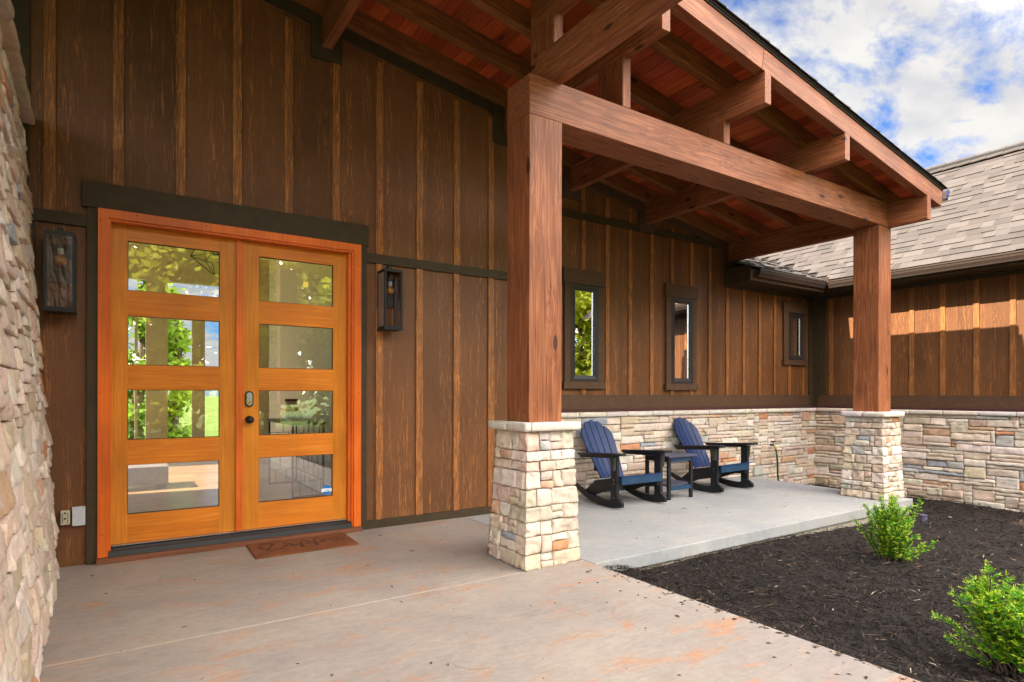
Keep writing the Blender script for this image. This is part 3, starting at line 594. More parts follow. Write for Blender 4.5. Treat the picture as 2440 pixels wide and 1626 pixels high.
def window(x0, x1, z0, z1, hx0, hx1, hz, sz0, sz1):
    """x0..x1,z0..z1 = outer edge of the bronze sash frame"""
    t = MB(); t.box(hx0, hx1, .436, .4785, z1+.003, hz); o = t.build('window', TRIM_LIT, HOUSE, bevel=.003)
    one('jamb_trim', TRIM_LIT, o, (hx0+.022, x0-.001, .448, .4785, z0+.001, z1+.002)); one('jamb_trim', TRIM_LIT, o, (x1+.001, hx1-.022, .448, .4785, z0+.001, z1+.002))
    b = MB(); b.box(hx0, hx1+.004, .432, .4785, sz0, sz1); b.build('window_sill', TRIM_LIT, o, bevel=.003)
    b = MB(); w = .072
    # mitred bevelled sash: outer edge proud, sloping in to the glass
    Y0, Y1 = .444, .472
    O = [(x0, z0), (x1, z0), (x1, z1), (x0, z1)]; M_ = [(x0+.03, z0+.03), (x1-.03, z0+.03), (x1-.03, z1-.03), (x0+.03, z1-.03)]; I = [(x0+w, z0+w), (x1-w, z0+w), (x1-w, z1-w), (x0+w, z1-w)]
    for k in range(4):
        n = (k+1) % 4
        b.face([(O[k][0], .4785, O[k][1]), (O[n][0], .4785, O[n][1]), (O[n][0], Y0, O[n][1]), (O[k][0], Y0, O[k][1])])
        b.face([(O[k][0], Y0, O[k][1]), (O[n][0], Y0, O[n][1]), (M_[n][0], Y0, M_[n][1]), (M_[k][0], Y0, M_[k][1])])
        b.face([(M_[k][0], Y0, M_[k][1]), (M_[n][0], Y0, M_[n][1]), (I[n][0], Y0+.012, I[n][1]), (I[k][0], Y0+.012, I[k][1])])
        b.face([(I[k][0], Y0+.012, I[k][1]), (I[n][0], Y0+.012, I[n][1]), (I[n][0], Y1, I[n][1]), (I[k][0], Y1, I[k][1])])
    b.build('window_frame', WINF, o, fix=False)
    b = MB(); b.face([(x0+w, .470, z0+w), (x1-w, .470, z0+w), (x1-w, .470, z1-w), (x0+w, .470, z1-w)]); b.build('window_pane', WGLASS, o)
    b = MB(); b.box(x1-w-.012, x1-w-.006, .460, .4695, z0+w, z1-w); b.build('spacer_bar', STEEL, o)
window(4.489, 4.924, 1.346, 2.512, 4.376, 5.028, 2.690, 1.256, 1.343)
window(6.234, 6.666, 1.340, 2.510, 6.112, 6.766, 2.688, 1.250, 1.337)
window(8.966, 9.378, 1.755, 2.505, 8.812, 9.480, 2.688, 1.667, 1.752)
def doors():
    b = MB(); b.box(-.127, -.066, -.046, -.002, .042, 2.4855); b.box(1.694, 1.756, -.046, -.002, .042, 2.4855)
    b.box(-.0655, 1.6935, -.046, -.002, 2.424, 2.4855)
    b.box(-.085, -.066, -.0015, .14, .03, 2.43); b.box(1.657, 1.70, -.0015, .14, .03, 2.43); b.box(-.0655, 1.6565, -.0015, .14, 2.409, 2.44)
    b.box(-.0655, -.050, -.030, -.003, .042, 2.4235); b.box(1.678, 1.6935, -.030, -.003, .042, 2.4235); b.box(-.0495, 1.6775, -.030, -.003, 2.4095, 2.4235)
    fr = b.build('door_frame', FRAMEW, HOUSE)
    b = MB()
    for x, z in [(-.11, 2.4), (-.105, 2.3), (-.11, 1.9), (-.11, 1.2), (-.105, .5), (-.10, .2), (.1, 2.465), (.55, 2.46), (.9, 2.465), (1.1, 2.46), (1.45, 2.465), (1.55, 2.46), (1.72, 2.3), (1.735, 2.3), (1.73, 1.8), (1.735, 1.2), (1.725, .6), (1.73, .15)]:
        b = MB(); b.tube([(x, -.0475, z), (x, -.040, z)], .004, 8); b.build('nail_head', DARK, fr)
    one('door_sill', SILLW, HOUSE, (-.131, 1.7555, -.078, .05, -.005, .040))
    b = MB(); b.prism([(-.055, .041), (.13, .041), (.13, .098), (.035, .098), (-.045, .075)], 0, -.064, 1.676); b.build('threshold', BLACK, HOUSE)
    one('sill_strip', STEEL, HOUSE, (-.064, 1.66, .012, .05, .0985, .104))
    rows = [(1.941, 2.300), (1.757, 1.399), (1.218, .853), (.672, .310)]; rows = [tuple(sorted(r)) for r in rows]
    for nm, xa, xb, g0, g1 in (('left', -.064, .782, .049, .653), ('right', .819, 1.655, .942, 1.540)):
        b = MB(); Y0, Y1 = .05, .095
        b.box(xa, g0-.0004, Y0, Y1, .106, 2.406); b.box(g1+.0004, xb, Y0, Y1, .106, 2.406)
        leaf = b.build('door_leaf', DOORV, HOUSE)
        zs = [.106]+[z for r in reversed(rows) for z in r]+[2.406]
        for k in range(0, len(zs), 2): one('rail', DOORH, leaf, (g0, g1, Y0+.0004, Y1, zs[k], zs[k+1]))
        for z0, z1 in rows:
            b = MB(); b.face([(g0, .072, z0), (g1, .072, z0), (g1, .072, z1), (g0, .072, z1)]); b.build('glass_pane', GLASS, leaf)
        b = MB()
        for z0, z1 in rows:
            for q in ((g0, g0+.004, z0, z1), (g1-.004, g1, z0, z1), (g0+.004, g1-.004, z0, z0+.004), (g0+.004, g1-.004, z1-.004, z1)): b.box(q[0], q[1], .062, .071, q[2], q[3])
        b.build('glass_stop', DARK, leaf)
        if nm == 'left':
            one('astragal', FRAMEW, leaf, (.7825, .8185, .034, .085, .106, 2.406), (.770, .800, .026, .0335, .106, 2.406))
        else:
            b = MB(); sh = []
            for k in range(24):
                a = 2*math.pi*k/24; sh.append((.867+.031*math.cos(a), 1.148+(.033 if math.sin(a) >= 0 else -.033)+.031*math.sin(a)))
            b.prism(sh, 1, .030, .0495); b.build('keypad_lock', BLACK, leaf, bevel=.003)
            sh = [(.867+(x-.867)*.72, 1.148+(z-1.148)*.82) for x, z in sh]; b = MB(); b.prism(sh, 1, .0265, .0298); b.build('keypad', STEEL, leaf)
            b = MB()
            for r_ in range(4):
                for c_ in range(3): b.box(.8535+.0095*c_, .8605+.0095*c_, .0250, .0264, 1.155+.0115*r_, 1.163+.0115*r_)
            b.build('keys', WHITEP, leaf)
            b = MB(); b.tube([(.867, .0262, 1.122), (.867, .018, 1.122)], .013, 16); b.build('key_cylinder', BRASS, leaf)
            b = MB(); b.tube([(.868, .0495, .983), (.868, .040, .983)], .031, 20); b.tube([(.868, .0398, .983), (.868, .01, .983)], .012, 12); b.sphere((.868, -.005, .983), .029, 18, 12); b.build('door_knob', BLACK, leaf, smooth=True)
            b = MB(); b.prism([(1.493+.044*math.cos(R(22.5+45*k)), .362+.044*math.sin(R(22.5+45*k))) for k in range(8)], 1, .0685, .0715)
            s = b.build('sticker', plain('sticker_blue', (.01, .13, .42), .4), leaf)
            b = MB(); b.box(1.449, 1.537, .0675, .0684, .347, .376); b.build('sticker_band', plain('sticker_white', (.7, .72, .75), .5), leaf)
            text('sticker_lettering', 'ring', (1.493, .0671, .3505), .030, plain('sticker_text', (.01, .13, .42), .4), leaf)
def text(name, s, loc, size, material, parent):
    cu = bpy.data.curves.new(name, 'FONT'); cu.body = s; cu.size = size; cu.align_x = 'CENTER'; cu.extrude = .0002
    tmp = bpy.data.objects.new(name, cu); COL.objects.link(tmp); dg = bpy.context.evaluated_depsgraph_get(); me = bpy.data.meshes.new_from_object(tmp.evaluated_get(dg)); bpy.data.objects.remove(tmp)
    me.transform(Matrix.Translation(loc) @ Matrix.Rotation(math.pi/2, 4, 'X')); me.materials.clear(); me.materials.append(material)
    o = bpy.data.objects.new(name, me); COL.objects.link(o); adopt(o, parent); return o
doors()
# ------------------------------------------------------------------ roofs
SHC = [(.053, .045, .042), (.060, .051, .047), (.046, .040, .037), (.067, .058, .054), (.055, .046, .043)]
def shingles(b, org, U, V, nrm, ulen, vlen, clip, rnd, expo=.143, tint=1.0):
    """org at the eave, U along the eave, V up the slope"""
    n = int(vlen/expo)
    for r in range(n+1):
        u = -rnd.uniform(0, .3); v0 = r*expo
        while u < ulen:
            w = rnd.choice([.10, .14, .2, .26]); c = rnd.choice(SHC); k = rnd.uniform(.9, 1.1)*tint; c = tuple(x*k for x in c)
            thick = .004 if rnd.random() < .5 else .013
            a, e = max(0, u), min(ulen, u+w)
            u += w
            if e-a < .01: continue
            mid = org+U*((a+e)/2)+V*(v0+.05)
            if not clip(mid): continue
            p = [org+U*x+V*y for x, y in ((a, v0), (e, v0), (e, v0+expo+.02), (a, v0+expo+.02))]
            t = [p[0]+nrm*thick, p[1]+nrm*thick, p[2]+nrm*.001, p[3]+nrm*.001]
            b.face(t, c); b.face([p[0], p[1], t[1], t[0]], (.03, .024, .022) if thick > .01 else tuple(x*.7 for x in c)); b.face([p[1], p[2], t[2], t[1]], c); b.face([p[3], p[0], t[0], t[3]], c)
def roofs():
    rnd = random.Random(2); PT = .9; PR = .45; ln = math.hypot(1, PT)
    wing = thing('garage_wing', (11, -2, 0), 'brown board and batten garage wing with grey shingle roof right of the porch', 'house wing')
    # --- wing walls (siding face x = 9.70)
    b = MB(); b.box(9.70, 9.84, -4.6, .6, -.6, 2.85); b.box(9.84, 13.2, -4.6, -4.46, -.6, 2.85); b.box(13.06, 13.2, -4.45, .6, -.6, 2.85); b.build('siding', SIDING, wing)
    b = MB()
    for k in range(-19, 2):
        y = -.199+.395*k
        if y < .3 and y > -4.5: b.box(9.682, 9.6995, y-.064, y, 1.184, 2.76)
    b.build('battens', BATTEN, wing)
    one('base_trim', TRIM_LIT, wing, (9.671, 9.70, -4.6, .36, 1.012, 1.184)); one('flashing', FLASH, wing, (9.64, 9.70, -4.6, .42, .974, 1.0115))
    one('frieze_board', TRIM, wing, (9.67, 9.6995, -4.6, .44, 2.755, 2.815))
    one('corner_board', TRIM, wing, (9.668, 9.6995, .25, .355, 1.185, 2.754))
    one('stone_backing', MORTAR, wing, (9.62, 9.695, -4.6, .42, -.6, .93))
    wall_stones('stone_veneer', wing, lambda u, v, d: (9.62-d, .40-u, -.42+v), 4.95, 1.335, 77, [(1, 5, 11)]*7+[(2, 4, 9)]*4+[(3, 3, 5)], .05, .05)
    b = MB(); y = .33
    while y > -4.1:
        w = rnd.uniform(.36, .5); rough_slab(b, 9.555, 9.665, y-w+.003, y-.003, .915, .973, rnd, tuple(c*rnd.uniform(.94, 1.06) for c in CAPC), .004, .05); y -= w
    b.build('stone_cap', STONE, wing, smooth=True, fix=False)
    # --- wing roof, steep: eave x = 9.20 -> ridge x = 11.4
    ex, ez, rx = 9.20, 2.965, 11.4; rz = ez+PT*(rx-ex)
    b = MB(); b.face([(ex, -4.9, ez), (ex, .0, ez), (rx, 2*(rx-ex), rz), (rx, -4.9, rz)]); b.face([(rx, -4.9, rz), (rx, 2*(rx-ex), rz), (13.6, 2*(rx-ex), ez), (13.6, -4.9, ez)]); b.build('roof', DARK, wing, fix=False)
    b = MB(); U = Vector((0, -1, 0)); V = Vector((1, 0, PT)).normalized(); nn = Vector((-PT, 0, 1)).normalized()
    shingles(b, Vector((ex-.02, 4.6, ez-.01+.012)), U, V, nn, 9.5, (rx-ex)*ln, lambda p: p.y < 2*(p.x-ex) and p.y > -4.8, rnd, tint=1.05)
    b.build('shingles', SHINGLE, wing, fix=False)
    b = MB(); y = 4.2
    while y > -4.9:
        for sx in (-1, 1):
            k = rnd.uniform(.9, 1.1); c = tuple(x*k for x in SHC[1]); p = [(rx, y, rz+.075), (rx+sx*.17, y, rz+.075-.17*PT*.95), (rx+sx*.17, y-.21, rz+.085-.17*PT*.95), (rx, y-.21, rz+.085)]
            b.face(p if sx > 0 else p[::-1], c); b.face([p[1], (p[1][0], p[1][1], p[1][2]-.018), (p[2][0], p[2][1], p[2][2]-.02), p[2]], c)
        y -= .2
    b.build('ridge_cap', SHINGLE, wing, fix=False)
    one('ridge_vent', BLACK, wing, (rx-.13, rx+.13, -4.8, 4.3, rz-.06, rz+.012))
    # --- soffit, fascia and gutter
    one('soffit', TRIM, wing, (9.28, 9.70, -4.6, .45, 2.815, 2.835)); one('fascia', TRIM, wing, (9.255, 9.2795, -4.6, .04, 2.805, 2.955))
    prof = [(.0, 0), (-.055, .0), (-.062, .018), (-.085, .055), (-.090, .085), (-.098, .088), (-.098, .108), (-.083, .108), (-.083, .095), (-.006, .095), (-.006, .108), (0, .108)]
    b = MB(); b.prism([(9.2545+x, 2.845+z) for x, z in prof], 1, -4.6, -.055); b.build('gutter', METALB, wing)
    # --- rear roof over the porch wall (house)
    b = MB(); b.face([(7.38, -.02, ez), (9.20, -.02, ez), (11.4, 4.38, rz), (7.38, 4.38, rz)]); b.build('roof', DARK, HOUSE, fix=False)
    b = MB(); shingles(b, Vector((7.37, -.03, ez-.015+.014)), Vector((1, 0, 0)), Vector((0, 1, PR)).normalized(), Vector((0, -PR, 1)).normalized(), 4.4, 4.6, lambda p: (p.x-ex) < p.y/2+.01, rnd, tint=1.05)
    b.build('roof_shingles', SHINGLE, HOUSE, fix=False)
    one('soffit', TRIM, HOUSE, (7.405, 9.28, .065, .4795, 2.815, 2.835)); 
    b = MB(); b.box(7.40, 9.254, .04, .0645, 2.80, 2.955); b.build('fascia', TRIM_LIT, HOUSE)
    one('eave_return', TRIM, HOUSE, (7.375, 7.3995, .04, .47, 2.79, 3.02))
    b = MB(); b.prism([(.0395+x, 2.845+z) for x, z in prof], 0, 7.475, 9.19); b.build('gutter', METALB, HOUSE)
    b = MB(); b.box(9.155, 9.16, -.085, .02, 2.92, 3.01); b.box(9.161, 9.255, -.07, -.065, 2.92, 3.015); b.build('splash_guard', METALB, HOUSE)
    return wing
WING = roofs()
# ------------------------------------------------------------------ porch timber frame
PORCH = thing('porch', (4.9, -1.6, 1), 'red brown timber porch roof on two posts with exposed purlins and rafters', 'porch')
def porch():
    for cx, cy, h in ((2.512, -1.5725, 2.145), (7.377, -1.5725, 2.140)):
        o = beam('post', TIMBER, PORCH, (cx, cy, .996), (cx, cy, .996+h), .285, .285)
        # vertical beams run up local X; shift so the post is centred on its line
        o.matrix_basis = Matrix(((0, 0, -1, cx+.1425), (0, 1, 0, cy), (1, 0, 0, .996), (0, 0, 0, 1)))
    o = beam('cross_beam', TIMBER, PORCH, (2.3695, -1.572, 3.142), (7.438, -1.572, 3.142), .2865, .278)
    for x, y0, y1 in ((1.4625, .10, -4.6), (3.2875, .10, -2.118), (4.5125, .56, -2.118), (5.7725, .56, -2.118), (7.4825, .56, -2.122)):
        zb = zp(x-.0425) if x < 5 or x > 7 else 3.4205
        beam('purlin', TIMBER, PORCH, (x, y1, zb), (x, y0, zb), .085, .275)
    beam('purlin', TIMBER, PORCH, (2.6175, -4.6, 3.919), (2.6175, -1.432, 3.919), .085, .275)
    beam('cantilever_beam', TIMBER, PORCH, (2.6175, -4.6, 3.4205), (2.6175, -1.432, 3.4205), .083, .272)
    for x, top, zb in ((3.2875, zp(3.245), 3.4205), (4.5125, zp(4.47), 3.4205), (2.6175, 3.919, 3.693)):
        o = beam('strut', TIMBER, PORCH, (x, -1.575, zb), (x, -1.575, top), .285, .084)
        o.matrix_basis = Matrix(((0, 0, -1, x+.042), (0, 1, 0, -1.575), (1, 0, 0, zb), (0, 0, 0, 1)))
    # rafters on both slopes
    sl = .162
    for y in (.395, -.055, -.555, -1.08, -1.70):
        xs0 = 3.32 if y > .1 else .82
        beam('rafter', RAFTERW, PORCH, (xs0, y, zp(xs0)+.262), (7.80, y, zp(7.80)+.262), .09, .16)
    for y in (-2.3, -2.9, -3.5, -4.1, -4.7): beam('rafter', RAFTERW, PORCH, (.82, y, zp(.82)+.262), (2.95, y, zp(2.95)+.262), .09, .16)
    # rake board
    o = beam('rake_board', TIMBER, PORCH, (2.95, -2.068, zp(2.95)+.262), (4.43, -2.068, zp(4.43)+.262), .095, .19)
    o = beam('rake_board', TIMBER, PORCH, (4.434, -2.068, zp(4.434)+.262), (7.81, -2.068, zp(7.81)+.262), .095, .19)
    # decking: boards along Y
    rnd = random.Random(9); b = MB(); x = .82
    while x < 7.82:
        w = min(.138, 7.82-x); yf = -4.8 if x < 2.93 else -2.112; yb = .14 if x < 3.3 else .6
        seams = [yb]
        while seams[-1]-yf > 1.0: seams.append(seams[-1]-rnd.uniform(1.2, 3.2))
        seams[-1] = yf
        if len(seams) == 1: seams.append(yf)
        for s0, s1 in zip(seams, seams[1:]):
            if s1 >= s0: continue
            k = rnd.uniform(.6, 1.2); c = (k, k*rnd.uniform(.85, 1.05), k*rnd.uniform(.8, 1.1)); za, zb = zp(x)+.423, zp(x+w-.005)+.423
            i = len(b.v); b.v += [(xx, yy, zz) for (xx, zz) in ((x, za), (x+w-.005, zb)) for yy in (s1+.002, s0)]; b.v += [(xx, yy, zz+.02) for (xx, zz) in ((x, za), (x+w-.005, zb)) for yy in (s1+.002, s0)]
            for q in ((0, 1, 3, 2), (4, 6, 7, 5), (0, 2, 6, 4), (1, 5, 7, 3), (0, 4, 5, 1), (2, 3, 7, 6)): b.f.append(tuple(i+k2 for k2 in q)); b.c.append(c)
        x += w
    b.build('decking', DECKW, PORCH)
    b = MB(); b.prism([(.82, zp(.82)+.445), (2.93, zp(2.93)+.445), (2.93, zp(2.93)+.475), (.82, zp(.82)+.475)], 1, -4.82, .62)
    b.prism([(2.931, zp(2.931)+.445), (7.83, zp(7.83)+.445), (7.83, zp(7.83)+.475), (2.931, zp(2.931)+.475)], 1, -2.125, .62)
    xl = -4.2; zl = zp(1.64-xl); b.prism([(xl, zl+.42), (.8195, zp(.8205)+.42), (.8195, zp(.8205)+.475), (xl, zl+.475)], 1, -4.82, .62)  # unseen left slope, extended to keep sun off the pillar and slab
    b.build('roof_sheathing', DARK, PORCH)
    one('roof_sheathing', DARK, PORCH, (-1.9, 3.3, .62, 9, 4.6, 4.7))
    b = MB(); s = beam('drip_edge', COPPER, PORCH, (2.95, -2.120, zp(2.95)+.452), (7.84, -2.120, zp(7.84)+.452), .008, .010, bevel=0)
    s = beam('rake_flashing', METALB, PORCH, (2.95, -2.1255, zp(2.95)+.463), (7.85, -2.1255, zp(7.85)+.463), .016, .022, bevel=0)
    b = MB(); rn = random.Random(5); V = Vector((-1, 0, sl)).normalized(); nn = Vector((sl, 0, 1)).normalized()
    shingles(b, Vector((7.87, -2.155, zp(7.87)+.478)), Vector((0, 1, 0)), V, nn, 2.9, 5.2, lambda p: True, rn, tint=.42)
    b.build('shingles', SHINGLE, PORCH, fix=False)
    # gutter along the low eave
    prof = [(0, 0), (.075, 0), (.082, .02), (.11, .06), (.115, .095), (.125, .1), (.125, .125), (.108, .125), (.108, .012), (.006, .012), (.006, .125), (0, .125)]
    b = MB(); b.prism([(7.845+x*1.25, 3.425+z) for x, z in prof], 1, -2.115, .44); b.build('gutter', METALB, PORCH)
    one('eave_board', TRIM, PORCH, (7.812, 7.8445, -2.115, .44, 3.39, 3.545))
    b = MB(); b.prism([(7.845+x*1.25, 3.425+z) for x, z in ((.08, .0), (.085, .02), (.112, .06), (.117, .095), (.127, .1), (.127, .125), (.075, .125))], 1, -2.125, -2.1155); b.build('gutter_end_cap', plain('blue_end_cap', (.02, .035, .14), .35), PORCH)
    # front posts of the entry bay, in front of the picture
    o = beam('post', TIMBER, PORCH, (0, 0, 0), (0, 0, 2.4), .285, .285); o.matrix_basis = Matrix(((0, 0, -1, 2.5+.1425), (0, 1, 0, -5.9), (1, 0, 0, .996), (0, 0, 0, 1)))
porch()
# ------------------------------------------------------------------ lanterns
def lantern(x0, label):
    x1 = x0+.168; y0, y1, z0, z1 = -.205, -.035, 1.762, 2.270
    t = thing('wall_lantern', (x0+.084, -.03, 2.0), label, 'wall lantern')
    b = MB(); s = .016
    for x in (x0, x1-s):
        for y in (y0, y1-s): b.box(x, x+s, y, y+s, z0, z1)
    for z, h in ((z0, .018), (z1-.018, .018)):
        b.box(x0+s, x1-s, y0, y0+s, z, z+h); b.box(x0+s, x1-s, y1-s, y1, z, z+h); b.box(x0, x0+s, y0+s, y1-s, z, z+h); b.box(x1-s, x1, y0+s, y1-s, z, z+h)
    b.build('frame', BLACK, t)
    one('cover_plate', BLACK, t, (x0+.004, x1-.004, y0+.004, y1-.004, z1+.0005, z1+.006)); one('base_plate', BLACK, t, (x0-.003, x1+.003, y0-.003, y1+.003, z0-.012, z0-.0005))
    one('back_plate', BLACK, t, (x0+.0, x1+.0, -.032, -.0205, 1.965, 2.225)); one('bracket', BLACK, t, (x0+.07, x0+.1, -.12, -.04, z1+.0065, z1+.05))
    b = MB(); e = .003
    b.face([(x0+s, y0+e, z0+.018), (x1-s, y0+e, z0+.018), (x1-s, y0+e, z1-.018), (x0+s, y0+e, z1-.018)]); b.face([(x0+e, y0+s, z0+.018), (x0+e, y1-s, z0+.018), (x0+e, y1-s, z1-.018), (x0+e, y0+s, z1-.018)]); b.face([(x1-e, y0+s, z0+.018), (x1-e, y1-s, z0+.018), (x1-e, y1-s, z1-.018), (x1-e, y0+s, z1-.018)])
    b.build('glass', LGLASS, t)
    xc, yc = x0+.084, (y0+y1)/2
    b = MB(); b.tube([(xc, yc, z1-.001), (xc, yc, 2.175)], .006, 8); b.tube([(xc, yc, 2.205), (xc, yc, 2.178)], .02, 12); b.build('stem', BLACK, t)
    b = MB(); b.tube([(xc, yc, 2.1775), (xc, yc, 2.140)], .017, 14); b.build('socket', WHITEP, t)
    b = MB(); b.tube([(xc, yc, 2.1395), (xc, yc, 2.128)], .013, 12); b.sphere((xc, yc, 2.098), .036, 16, 10); b.build('bulb', plain('amber_bulb', (.45, .2, .06), .08, metal=.3), t, smooth=True)
    return t
L1 = lantern(1.907, 'black glass box wall lantern right of the double doors')
L2 = copy_tree(L1); L2.location = (-.414+.084, -.03, 1.978); L2['label'] = 'black glass box wall lantern left of the doors against the stone wall'
L1['group'] = L2['group'] = 'wall lanterns either side of the doors'
# ------------------------------------------------------------------ small wall fittings
def fittings():
    t = thing('key_box', (-.306, -.02, .34), 'beige push-button key box low on the siding beside the stone wall', 'key box')
    b = MB(); b.box(-.332, -.281, -.055, -.001, .297, .392); b.build('case', BEIGEP, t, bevel=.006)
    b = MB()
    for r_ in range(5):
        for x in (-.324, -.296): b.box(x, x+.007, -.058, -.0555, .312+.013*r_, .318+.013*r_)
    b.box(-.312, -.302, -.0585, -.0555, .372, .383); b.box(-.312, -.302, -.0585, -.0555, .334, .346); b.build('buttons', BLACK, t)
    t = thing('outlet_cover', (-.232, -.02, .34), 'blank pale grey outlet cover low on the siding beside the door trim', 'outlet cover')
    b = MB(); b.box(-.270, -.1955, -.034, -.001, .279, .410); b.build('plate', WHITEP, t, bevel=.006)
    for x in (-.255, -.21): b = MB(); b.tube([(x, -.0365, .402), (x, -.034, .402)], .003, 8); b.build('screw', BLACK, t)
    t = thing('garden_hose', (8.35, .36, .4), 'green garden hose hanging from a brass spigot on the rear stone wall', 'hose')
    b = MB(); b.tube([(8.33, .40, .42), (8.33, .30, .42)], .014, 10); b.tube([(8.33, .31, .43), (8.33, .31, .47)], .008, 8); b.tube([(8.275, .31, .475), (8.385, .31, .475)], .010, 8); b.build('spigot', BLACK, t, smooth=True)
    b = MB(); b.tube([(8.33, .30, .42), (8.335, .275, .38), (8.345, .27, .335)], .017, 10); b.build('coupling', BRASS, t, smooth=True)
    b = MB(); b.tube([(8.345, .27, .335), (8.365, .265, .25), (8.385, .27, .12), (8.395, .275, .0), (8.42, .28, -.12), (8.5, .25, -.2)], .013, 10); b.build('hose', GREENH, t, smooth=True)
    t = thing('doormat', (1.2, -.28, 0), 'brown coir doormat with faded dark script before the doors', 'doormat')
    b = MB(); b.prism([(.822, -.515), (1.578, -.505), (1.592, -.045), (.828, -.058)], 2, .001, .013); b.build('mat', COIR, t)
    ink = plain('faded_ink', (.085, .034, .017), .95, var=.4, vs=60)
    strokes = [[(.93, -.33), (.97, -.26), (1.0, -.17), (.96, -.12), (.91, -.17), (.9, -.27), (.94, -.36), (1.0, -.37), (1.05, -.33)],
               [(1.06, -.30), (1.1, -.25), (1.08, -.2), (1.12, -.22), (1.13, -.33), (1.17, -.26)], [(1.18, -.40), (1.2, -.24), (1.24, -.19), (1.27, -.26), (1.22, -.31)],
               [(1.29, -.40), (1.31, -.22), (1.35, -.15), (1.39, -.22), (1.33, -.31), (1.4, -.29)], [(1.41, -.26), (1.46, -.21), (1.49, -.25), (1.43, -.31), (1.5, -.33), (1.54, -.27)]]
    b = MB()
    for s in strokes:
        pts = []
        for k in range(len(s)-1):
            p0, p1, p2, p3 = [Vector(s[max(0, min(len(s)-1, k+q))]) for q in (-1, 0, 1, 2)]
            for j in range(6):
                u = j/6; pts.append(.5*((2*p1)+(p2-p0)*u+(2*p0-5*p1+4*p2-p3)*u*u+(-p0+3*p1-3*p2+p3)*u**3))
        for k in range(len(pts)-1):
            a, c = pts[k], pts[k+1]; d = (c-a); n = Vector((-d.y, d.x)).normalized()*(.011+.006*math.sin(k*.7))
            b.face([(a.x-n.x, a.y-n.y, .0136), (c.x-n.x, c.y-n.y, .0136), (c.x+n.x, c.y+n.y, .0136), (a.x+n.x, a.y+n.y, .0136)])
    b.build('script', ink, t, fix=False)
    t = thing('path_light', (7.28, -2.14, -.28), 'small grey cylinder path light leaning in the mulch behind the round shrub', 'path light')
    b = MB(); b.tube([(7.30, -2.14, -.32), (7.27, -2.16, -.12)], .033, 16); b.build('tube', plain('grey_metal', (.12, .12, .16), .4), t, smooth=False)
    b = MB(); b.tube([(7.2697, -2.1602, -.118), (7.268, -2.161, -.107)], .036, 16); b.build('lens_ring', TGREY, t)
fittings()
